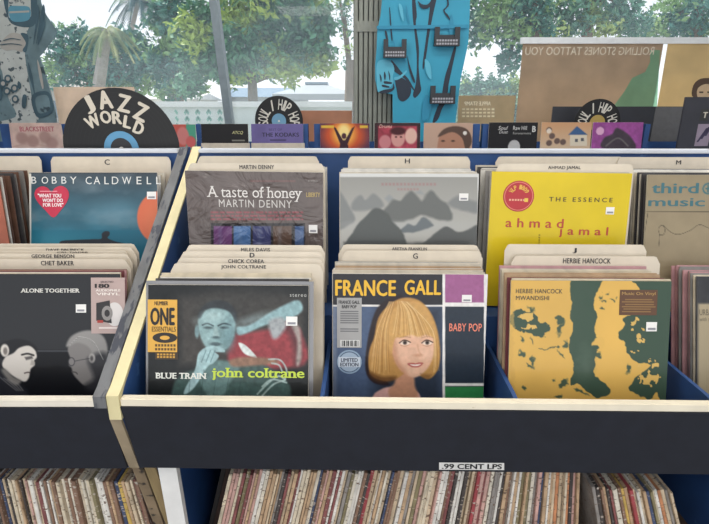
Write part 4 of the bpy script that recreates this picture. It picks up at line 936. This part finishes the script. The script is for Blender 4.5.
Lr = [(Z([(0, -100), (110, -100), (130, 0), (128, 90), (110, 150), (105, 230), (120, 330), (135, 420), (150, 515), (-60, 515), (-60, 200), (-60, -100)]), GT, True),
      (Z([(-70, 260), (0, 280), (20, 360), (40, 420), (65, 490), (-70, 490)]), GC, True),
      (Z([(10, -50), (36, -50), (36, 60), (50, 75), (125, 75), (130, 30), (128, -50), (150, -50), (156, 40), (140, 110), (60, 105), (28, 60)]), GD, True),
      (Z([(38, 30), (80, 25), (125, 32), (124, 80), (80, 92), (46, 82)]), GB, True),
      (Z([(40, 48), (124, 44), (124, 52), (40, 56)]), GH, False),
      (Z([(20, 160), (50, 138), (90, 145), (112, 170), (112, 205), (90, 218), (60, 208), (30, 212), (5, 200), (5, 180)]), GH, True),
      (Z([(88, 140), (120, 150), (112, 215), (96, 210), (110, 180)]), GD, True),
      (Z([(180, 60), (192, 100), (178, 150), (160, 190), (168, 120)]), GD, True), (Z([(120, 260), (140, 330), (150, 420), (142, 380), (125, 320)]), GD, True),
      (Z([(135, 400), (205, 385), (225, 460), (180, 492), (150, 480)]), GD, True), (Z([(152, 410), (200, 400), (212, 455), (180, 475), (160, 465)]), GC, True)]
Lr += [(Z([(150 + a_, 20), (158 + a_, 60), (150 + a_ * .6, 120), (138 + a_ * .5, 190), (144 + a_ * .6, 110)]), GD, True) for a_ in (10, 34)]
Lr += [(Z([(-10, 300), (8, 330), (14, 400), (2, 420), (-4, 350)]), GD, True), (Z([(160, 250), (176, 300), (186, 360), (180, 370), (166, 310)]), GH, True), (Z([(20, 168), (52, 160), (88, 166), (88, 169), (52, 164), (20, 172)]), GD, True), (Z([(8, 186), (50, 182), (92, 188), (92, 191), (50, 186), (8, 190)]), GD, True), (Z([(80, 340), (92, 352), (90, 372), (78, 366)]), GD, True), (Z([(100, 400), (116, 402), (112, 450), (96, 446)]), GD, True)]
for (x, y) in ((38, 330), (66, 370), (35, 382), (70, 415), (20, 350)): Lr.append((Z([(x + 15 * math.cos(t), y + 17 * math.sin(t)) for t in [k * .6283 for k in range(10)]]), GD, True)); Lr.append((Z([(x + 8 * math.cos(t), y + 9 * math.sin(t)) for t in [k * .6283 for k in range(10)]]), GH, True))
cutout(20, 3.50, ol, Lr, GC, 'cardboard cutout of a figure in a long grey-blue coat with hand at the waist')

# ------------------------------------------------------------------ window wall and room
def struct(name, mb, **k):
    o = mb.build(name, None, **k); o['kind'] = 'structure'; return o
mb = MB(); mb.box(-5, 5, -2, WY + .1, -.05, 0, mat('#5c554d', .5, .2, 5)); struct('floor', mb)
mb = MB(); mb.box(-5, 5, -2, WY + .6, 3.1, 3.2, mat('#d8d6d0', .8, .05, 5)); struct('ceiling', mb)
WL = mat('#b8b4aa', .7, .1, 6)
mb = MB(); mb.box(-5, 5, WY, WY + .14, 0, 1.10, WL); struct('wall_back', mb)
mb = MB(); mb.box(-5, -4.9, -2, WY, 0, 3.1, WL); struct('wall_left', mb)
mb = MB(); mb.box(4.9, 5, -2, WY, 0, 3.1, WL); struct('wall_right', mb)
MET = mat('#7e8a90', .4, .1, 20, metal=.3)
a = at(222.5, 62, WY + .03)
wf = empty('window_1', (a.x, WY + .03, 1.10)); wf['kind'] = 'structure'
mb = MB(); t_, b_ = at(213.5, -5, WY + .03), at(230, 124, WY + .03); dx = (t_.x - b_.x) / (t_.z - b_.z); hw = .026
x0 = b_.x + dx * (1.1 - b_.z) - a.x; x1 = b_.x + dx * (3.1 - b_.z) - a.x
mb.prism_y([(x0 - hw, 0), (x0 + hw, 0), (x1 + hw, 2.0), (x1 - hw, 2.0)], -.04, .04, MET); mb.build('mullion', wf)
mb = MB(); mb.box(-3.4, 4.6, -.05, .05, 0, .05, MET); mb.build('sill_rail', wf)
# glass with a pale window haze mixed into its material
gm = bpy.data.materials.new('haze_glass'); gm.use_nodes = True; nt = gm.node_tree; N = nt.nodes; L = nt.links
for n in list(N): 
    if n.type != 'OUTPUT_MATERIAL': N.remove(n)
out = [n for n in N if n.type == 'OUTPUT_MATERIAL'][0]
tr = N.new('ShaderNodeBsdfTransparent'); tl = N.new('ShaderNodeBsdfTranslucent'); gl = N.new('ShaderNodeBsdfGlossy'); gl.inputs['Roughness'].default_value = .03
tl.inputs['Color'].default_value = (.72, .88, 1, 1)
no = N.new('ShaderNodeTexNoise'); no.inputs['Scale'].default_value = 1.2; tcn = N.new('ShaderNodeTexCoord'); L.new(tcn.outputs['Object'], no.inputs['Vector'])
mr = N.new('ShaderNodeMapRange'); mr.inputs['From Min'].default_value = .3; mr.inputs['From Max'].default_value = .7; mr.inputs['To Min'].default_value = .03; mr.inputs['To Max'].default_value = .11
L.new(no.outputs['Fac'], mr.inputs['Value'])
m1 = N.new('ShaderNodeMixShader'); L.new(mr.outputs['Result'], m1.inputs['Fac']); L.new(tr.outputs[0], m1.inputs[1]); L.new(tl.outputs[0], m1.inputs[2])
m2 = N.new('ShaderNodeMixShader'); m2.inputs['Fac'].default_value = .012; L.new(m1.outputs[0], m2.inputs[1]); L.new(gl.outputs[0], m2.inputs[2]); L.new(m2.outputs[0], out.inputs['Surface'])
mb = MB(); mb.box(-5 - a.x, 5 - a.x, .012, .016, .05, 2.0, gm); mb.build('glass_pane', wf)
# ribbed column beside the blue cutout
mb = MB(); c0 = at(353.5, 60, 3.62).x; c1 = at(446, 60, 3.62).x; n = 19; RB = mat('#8f9289', .5, .1, 12, metal=.1)
mb.box(c0, c1, 3.645, 3.69, 0, 3.1, mat('#6d706a', .6, .1, 10)); sw = (c1 - c0) / n
for k in range(n): mb.prism_y([(c0 + sw * (k + .14), 0), (c0 + sw * (k + .86), 0), (c0 + sw * (k + .86), 3.1), (c0 + sw * (k + .14), 3.1)], 3.615, 3.648, RB)
zc = at(370, 26, 3.61).z; mb.box(c0 + .02, c1, 3.607, 3.62, zc - .035, zc + .03, RB)
struct('trim_1', mb)
# white window rail above the posters
mb = MB(); z = at(600, 40.5, WY - .01).z; mb.box(at(520, 40, WY).x, 4.6, WY - .03, WY, z - .022, z + .018, mat('#f2f6f8', .5, .05)); struct('trim_2', mb)

# ------------------------------------------------------------------ outside
mb = MB(); mb.box(-60, 60, WY + .14, 90, -.2, -.15, mat('#a8a59c', .9, .1, 1)); o = struct('ground', mb)
def leaves(mb, c, rad, n, size, m, rs, shell=.5):
    n = int(n * 2.6); size = size * .62
    d = rs.normal(size=(n, 3)); d /= np.linalg.norm(d, axis=1)[:, None]
    q = np.where(rs.rand(n) < .75, shell + (1 - shell) * rs.rand(n), rs.rand(n))[:, None]
    lump = 1 + .22 * np.sin(d[:, :1] * 7 + rs.rand() * 6) * np.cos(d[:, 2:] * 8 + rs.rand() * 6)
    p = np.array(c)[None] + d * np.array(rad)[None] * q * lump
    s_ = (size * (.6 + .8 * rs.rand(n)))[:, None]
    nr = rs.normal(size=(n, 3)) + np.array([0, -.2, .8]); nr /= np.linalg.norm(nr, axis=1)[:, None]
    t = np.cross(nr, rs.normal(size=(n, 3))); t /= np.linalg.norm(t, axis=1)[:, None]; b = np.cross(nr, t)
    V = np.stack([p - t * s_, p - b * s_ * .45 + nr * s_ * .12, p + t * s_, p + b * s_ * .45 + nr * s_ * .12], 1).reshape(-1, 3)
    k0 = len(mb.v); mb.v += [tuple(x) for x in V.tolist()]; i = mb.mid(m)
    mb.f += [[k0 + 4 * k, k0 + 4 * k + 1, k0 + 4 * k + 2, k0 + 4 * k + 3] for k in range(n)]; mb.mi += [i] * n
def leafmat(h, h2):
    m = mat(h, .5, .3, 1.6, spots=h2, spot_amt=.62, spot_scale=1.1)
    return m
def tree(Y, blobs, trunk, size, dens, m, label, seed, name='tree', cat='tree', group='trees outside the window', mz=None):
    rs = np.random.RandomState(seed); base = at(trunk[0], 109, Y); r = empty(name, (base.x, Y, -.15)); off = Vector(r.location)
    mb = MB()
    for (u, v, ru, rv) in blobs:
        c = at(u, v, Y) - off; k = Y / FPX; n = int(ru * rv * dens)
        leaves(mb, c, (ru * k, ru * k * .8, rv * k), n, size, m, rs)
    mb.build('foliage', r)
    wd = mat('#7a6a5a', .8, .25, 8); tb = MB(); topc = at(trunk[0] + trunk[2], trunk[1], Y) - off
    tb.tube((0, 0, 0), topc, .16 * Y / 10, .08 * Y / 10, wd)
    for (u, v, ru, rv) in blobs[:6]:
        c = at(u, v, Y) - off; tb.tube(topc * .92, c, .06 * Y / 10, .02 * Y / 10, wd, 6)
    tb.build('trunk', r); tag(r, label, cat, group); return r
LA = leafmat('#558a64', '#a8bf58'); LB = leafmat('#467c6c', '#86aa66'); LCc = leafmat('#56866c', '#abc070')
tree(9, [(265, -10, 55, 40), (300, 30, 34, 26), (245, 35, 34, 30), (280, 60, 42, 22), (318, 58, 18, 16), (230, 70, 22, 16), (320, 20, 14, 18), (200, 40, 26, 36), (190, 85, 16, 12)], (250, 70, 2), .11, .75, LA, 'large leafy tree in the middle of the left window', 1)
tree(13, [(175, 20, 28, 30), (190, 60, 26, 26), (165, 62, 18, 20), (172, 92, 18, 10)], (176, 60, 0), .15, .7, LB, 'dark leafy tree left of the window mullion', 2)
tree(17, [(75, 45, 26, 20), (62, 70, 22, 18), (100, 60, 24, 24), (130, 50, 26, 22), (145, 75, 22, 18), (110, 80, 26, 14)], (90, 70, 0), .17, .75, LB, 'broad dark green tree behind the small palm', 3)
tree(10, [(495, 0, 32, 28), (480, 30, 20, 20), (515, 35, 20, 20), (530, 10, 24, 26), (508, 62, 13, 12), (540, 30, 14, 14)], (560, -40, -30), .10, .6, LB, 'tree with hanging branches just right of the blue cutout', 4)
tree(11, [(575, -5, 34, 26), (600, 22, 30, 14), (560, 28, 24, 12), (630, 26, 24, 12), (625, 5, 16, 12)], (590, -30, 0), .11, .7, LCc, 'yellow-green tree above the mirrored poster', 5)
tree(11.5, [(685, 8, 32, 22), (700, 28, 26, 12), (660, 28, 20, 10)], (700, -20, 0), .11, .7, LB, 'dark tree at the right edge of the window', 6)
tree(14, [(345, 15, 10, 24), (348, 55, 7, 14), (340, 0, 12, 12)], (350, 60, 0), .11, .25, LCc, 'thin leafed tree beside the ribbed column', 7)
rs = np.random.RandomState(12)
for (u0, u1, vt, lab, sd) in ((462, 530, 76, 'clipped green hedge low in the right window', 3),):
    Y = 15; a = at(u0, vt, Y); b_ = at(u1, vt, Y); mb = MB(); r = empty('hedge', ((a.x + b_.x) / 2, Y, -.15))
    for k in range(9): leaves(mb, (a.x - r.location.x + (b_.x - a.x) * k / 8, 0, (a.z + .15) * .5 + .35), (.32, .5, (a.z + .15) * .5 - .3), 550, .12, LCc, rs)
    mb.box(a.x - r.location.x + .1, b_.x - r.location.x - .1, -.2, .2, 0, a.z - .3, mat('#3c5a44', .9, .3, 4))
    mb.build('foliage', r); tag(r, lab, 'hedge')
def palm(u, vb, vt, Y, fl, n, label, seed, col):
    rs = np.random.RandomState(seed); b0 = at(u, 109, Y); t0 = at(u + 2, vt, Y); r = empty('palm_tree', (b0.x, Y, -.15))
    H = t0.z + .15; mb = MB(); P_ = [(0, 0, 0), (.06, 0, H * .35), (-.05, 0, H * .7), (t0.x - b0.x, 0, H)]
    for k in range(3): mb.tube(P_[k], P_[k + 1], .15 - .02 * k, .13 - .02 * k, mat('#9a938a', .8, .2, 9))
    mb.build('trunk', r)
    for f in range(n):
        mb = MB(); an = 2 * math.pi * f / n + rs.rand() * .3; up = .9 - 1.1 * rs.rand(); d = Vector((math.cos(an), math.sin(an) * .8, 0)); pts = []
        for k in range(9):
            s = k / 8 * fl; pts.append(Vector(P_[3]) + d * s * .8 + Vector((0, 0, up * s * .6 - .85 * s * s / fl)))
        for k in range(8):
            ax = (pts[k + 1] - pts[k]); side = d.cross(Vector((0, 0, 1))).normalized(); mb.tube(pts[k], pts[k + 1], .02, .015, col, 4)
            for sg in (-1, 1):
                for j in range(3):
                    p = pts[k].lerp(pts[k + 1], j / 3); L_ = fl * .28 * (1 - (k / 9) ** 2); tip = p + side * sg * L_ * .6 + Vector((0, 0, -L_ * .7)) + d * L_ * .3
                    mb.add([p, p + ax * .3, tip], [(0, 1, 2)], col)
        mb.build('frond', r)
    tag(r, label, 'palm tree', 'trees outside the window')
palm(105, 85, 30, 9.5, .62, 15, 'small pale palm tree before the broad green tree', 1, leafmat('#84935f', '#b3b37c'))
palm(137, 40, -2, 24, 1.9, 15, 'tall dark palm tree with its crown at the top of the window', 2, leafmat('#3f5f60', '#6a8a72'))
# patterned wall, gazebo, sheds and a building
def fence_part():
    Y = 8.0; a = at(60, 100, Y); b_ = at(352, 100, Y); r = empty('garden_wall', ((a.x + b_.x) / 2, Y, -.15)); ox = r.location.x; z1 = at(200, 101.5, Y).z + .15
    mb = MB(); mb.box(a.x - ox, b_.x - ox, 0, .15, 0, z1 - .08, mat('#c3ccc8', .7, .08, 3)); mb.build('wall_face', r)
    mb = MB(); mb.box(a.x - ox, b_.x - ox, -.04, .19, z1 - .08, z1, mat('#d9dcd8', .7, .05, 3)); mb.build('coping', r)
    PT_ = mat('#7fae9e', .7, .1, 6)
    xs = at(178, 110, Y).x
    mb = MB()
    for k in range(9):
        x = xs - ox + k * .085
        for zz in range(6):
            z = z1 - .16 - zz * .1
            for sg in (1,):
                mb.add([(x, -.004, z), (x + .035 * (1 if k % 2 else -1), -.004, z + .05), (x + .06 * (1 if k % 2 else -1), -.004, z + .02), (x + .02 * (1 if k % 2 else -1), -.004, z - .04)], [(0, 1, 2, 3)], PT_)
    mb.build('leaf_pattern', r)
    tag(r, 'long pale garden wall with green leaf pattern outside the left window', 'wall')
fence_part()
def gazebo():
    Y = 24; ap = at(317, 82, Y); r = empty('gazebo', (ap.x, Y, -.15)); W = mat('#a4a8aa', .6, .04, 3); ez = at(317, 95, Y).z + .15; az = ap.z + .15; hw = 37 / FPX * Y; tw = 9 / FPX * Y
    mb = MB(); vs = [(-hw, -hw, ez), (hw, -hw, ez), (hw, hw, ez), (-hw, hw, ez), (-tw, -tw, az - .12), (tw, -tw, az - .12), (tw, tw, az - .12), (-tw, tw, az - .12)]
    mb.add(vs, [(0, 1, 5, 4), (1, 2, 6, 5), (2, 3, 7, 6), (3, 0, 4, 7), (0, 3, 2, 1)], W); mb.box(-tw * 1.15, tw * 1.15, -tw * 1.15, tw * 1.15, az - .12, az - .02, mat('#8d9aa4', .6, .05)); mb.build('roof', r)
    mb = MB(); mb.box(-hw, hw, -hw - .02, -hw + .02, ez - .25, ez, W); mb.build('valance', r)
    for sx in (-1, 1):
        for sy in (-1, 1): mb = MB(); mb.box(sx * (hw - .1) - .06, sx * (hw - .1) + .06, sy * (hw - .1) - .06, sy * (hw - .1) + .06, 0, ez, W); mb.build('post', r)
    tag(r, 'white gazebo with a pyramid roof seen left of the ribbed column', 'gazebo')
gazebo()
def house(u0, u1, vt, ve, Y, wall, roof, label):
    a = at(u0, ve, Y); b_ = at(u1, ve, Y); t_ = at(u0, vt, Y); cx = (a.x + b_.x) / 2; hw = (b_.x - a.x) / 2; r = empty('house', (cx, Y, -.15)); ez = a.z + .15; tz = t_.z + .15
    mb = MB(); mb.box(-hw, hw, 0, 6, 0, ez, mat(wall, .8, .08, 2)); mb.build('wall', r)
    mb = MB(); mb.prism_x([(-.4, ez), (3, tz), (6.4, ez)], -hw - .3, hw + .3, mat(roof, .8, .1, 2)); mb.build('roof', r)
    for k in range(3):
        x = -hw + (k + .5) * hw * 2 / 3; mb = MB(); mb.box(x - .4, x + .4, -.03, 0, ez * .35, ez * .75, mat('#6c7a84', .2, .1, 3)); mb.build('window', r)
    tag(r, label, 'house')
house(228, 300, 86, 97, 34, '#a8aaa8', '#6f8496', 'low house with a blue-grey roof under the large tree')
house(-40, 75, 78, 90, 40, '#a8a49c', '#8a847c', 'pale house at the left behind the coat cutout')
house(150, 190, 92, 99, 30, '#e0e0da', '#d4d4d0', 'small white house between the trees by the mullion')

# ------------------------------------------------------------------ light
def area(name, loc, rot, sx, sy, e, c=(1, .97, .92)):
    l = bpy.data.lights.new(name, 'AREA'); l.shape = 'RECTANGLE'; l.size = sx; l.size_y = sy; l.energy = e; l.color = c
    o = bpy.data.objects.new(name, l); COL.objects.link(o); o.location = loc; o.rotation_euler = rot; return o
area('ceiling_light', (-1.2, .9, 3.05), (0, 0, 0), .6, 1.8, 24)
area('ceiling_light', (1.4, .9, 3.05), (0, 0, 0), .6, 1.8, 24)
area('ceiling_light', (0, -1.3, 3.05), (0, 0, 0), 2.4, .8, 34)
area('ceiling_light', (0, 2.4, 3.05), (0, 0, 0), 3.0, .5, 22)
area('added_front_fill', (0, -1.9, 1.7), (R(90), 0, 0), 3.4, 1.8, 17)  # unseen fill added behind the camera to brighten the lower shelves
sl = bpy.data.lights.new('sun', 'SUN'); sl.energy = 5.0; sl.angle = R(2); sl.color = (1, .96, .86); so = bpy.data.objects.new('sun', sl); COL.objects.link(so)
so.rotation_euler = (R(-22), R(-28), 0)
w = bpy.data.worlds.new('sky'); SC.world = w; w.use_nodes = True; nt = w.node_tree; bg = nt.nodes['Background']
tc = nt.nodes.new('ShaderNodeTexCoord'); sx = nt.nodes.new('ShaderNodeSeparateXYZ'); cr = nt.nodes.new('ShaderNodeValToRGB')
nt.links.new(tc.outputs['Generated'], sx.inputs[0]); nt.links.new(sx.outputs['Z'], cr.inputs[0])
cr.color_ramp.elements[0].color = (.93, .96, 1, 1); cr.color_ramp.elements[1].color = (.70, .82, 1, 1); cr.color_ramp.elements[1].position = .8
nt.links.new(cr.outputs[0], bg.inputs['Color']); bg.inputs['Strength'].default_value = 1.25
SC.view_settings.view_transform = 'Standard'; SC.view_settings.look = 'None'; SC.view_settings.gamma = 1; SC.view_settings.exposure = 0.0
SC.view_settings.use_curve_mapping = False
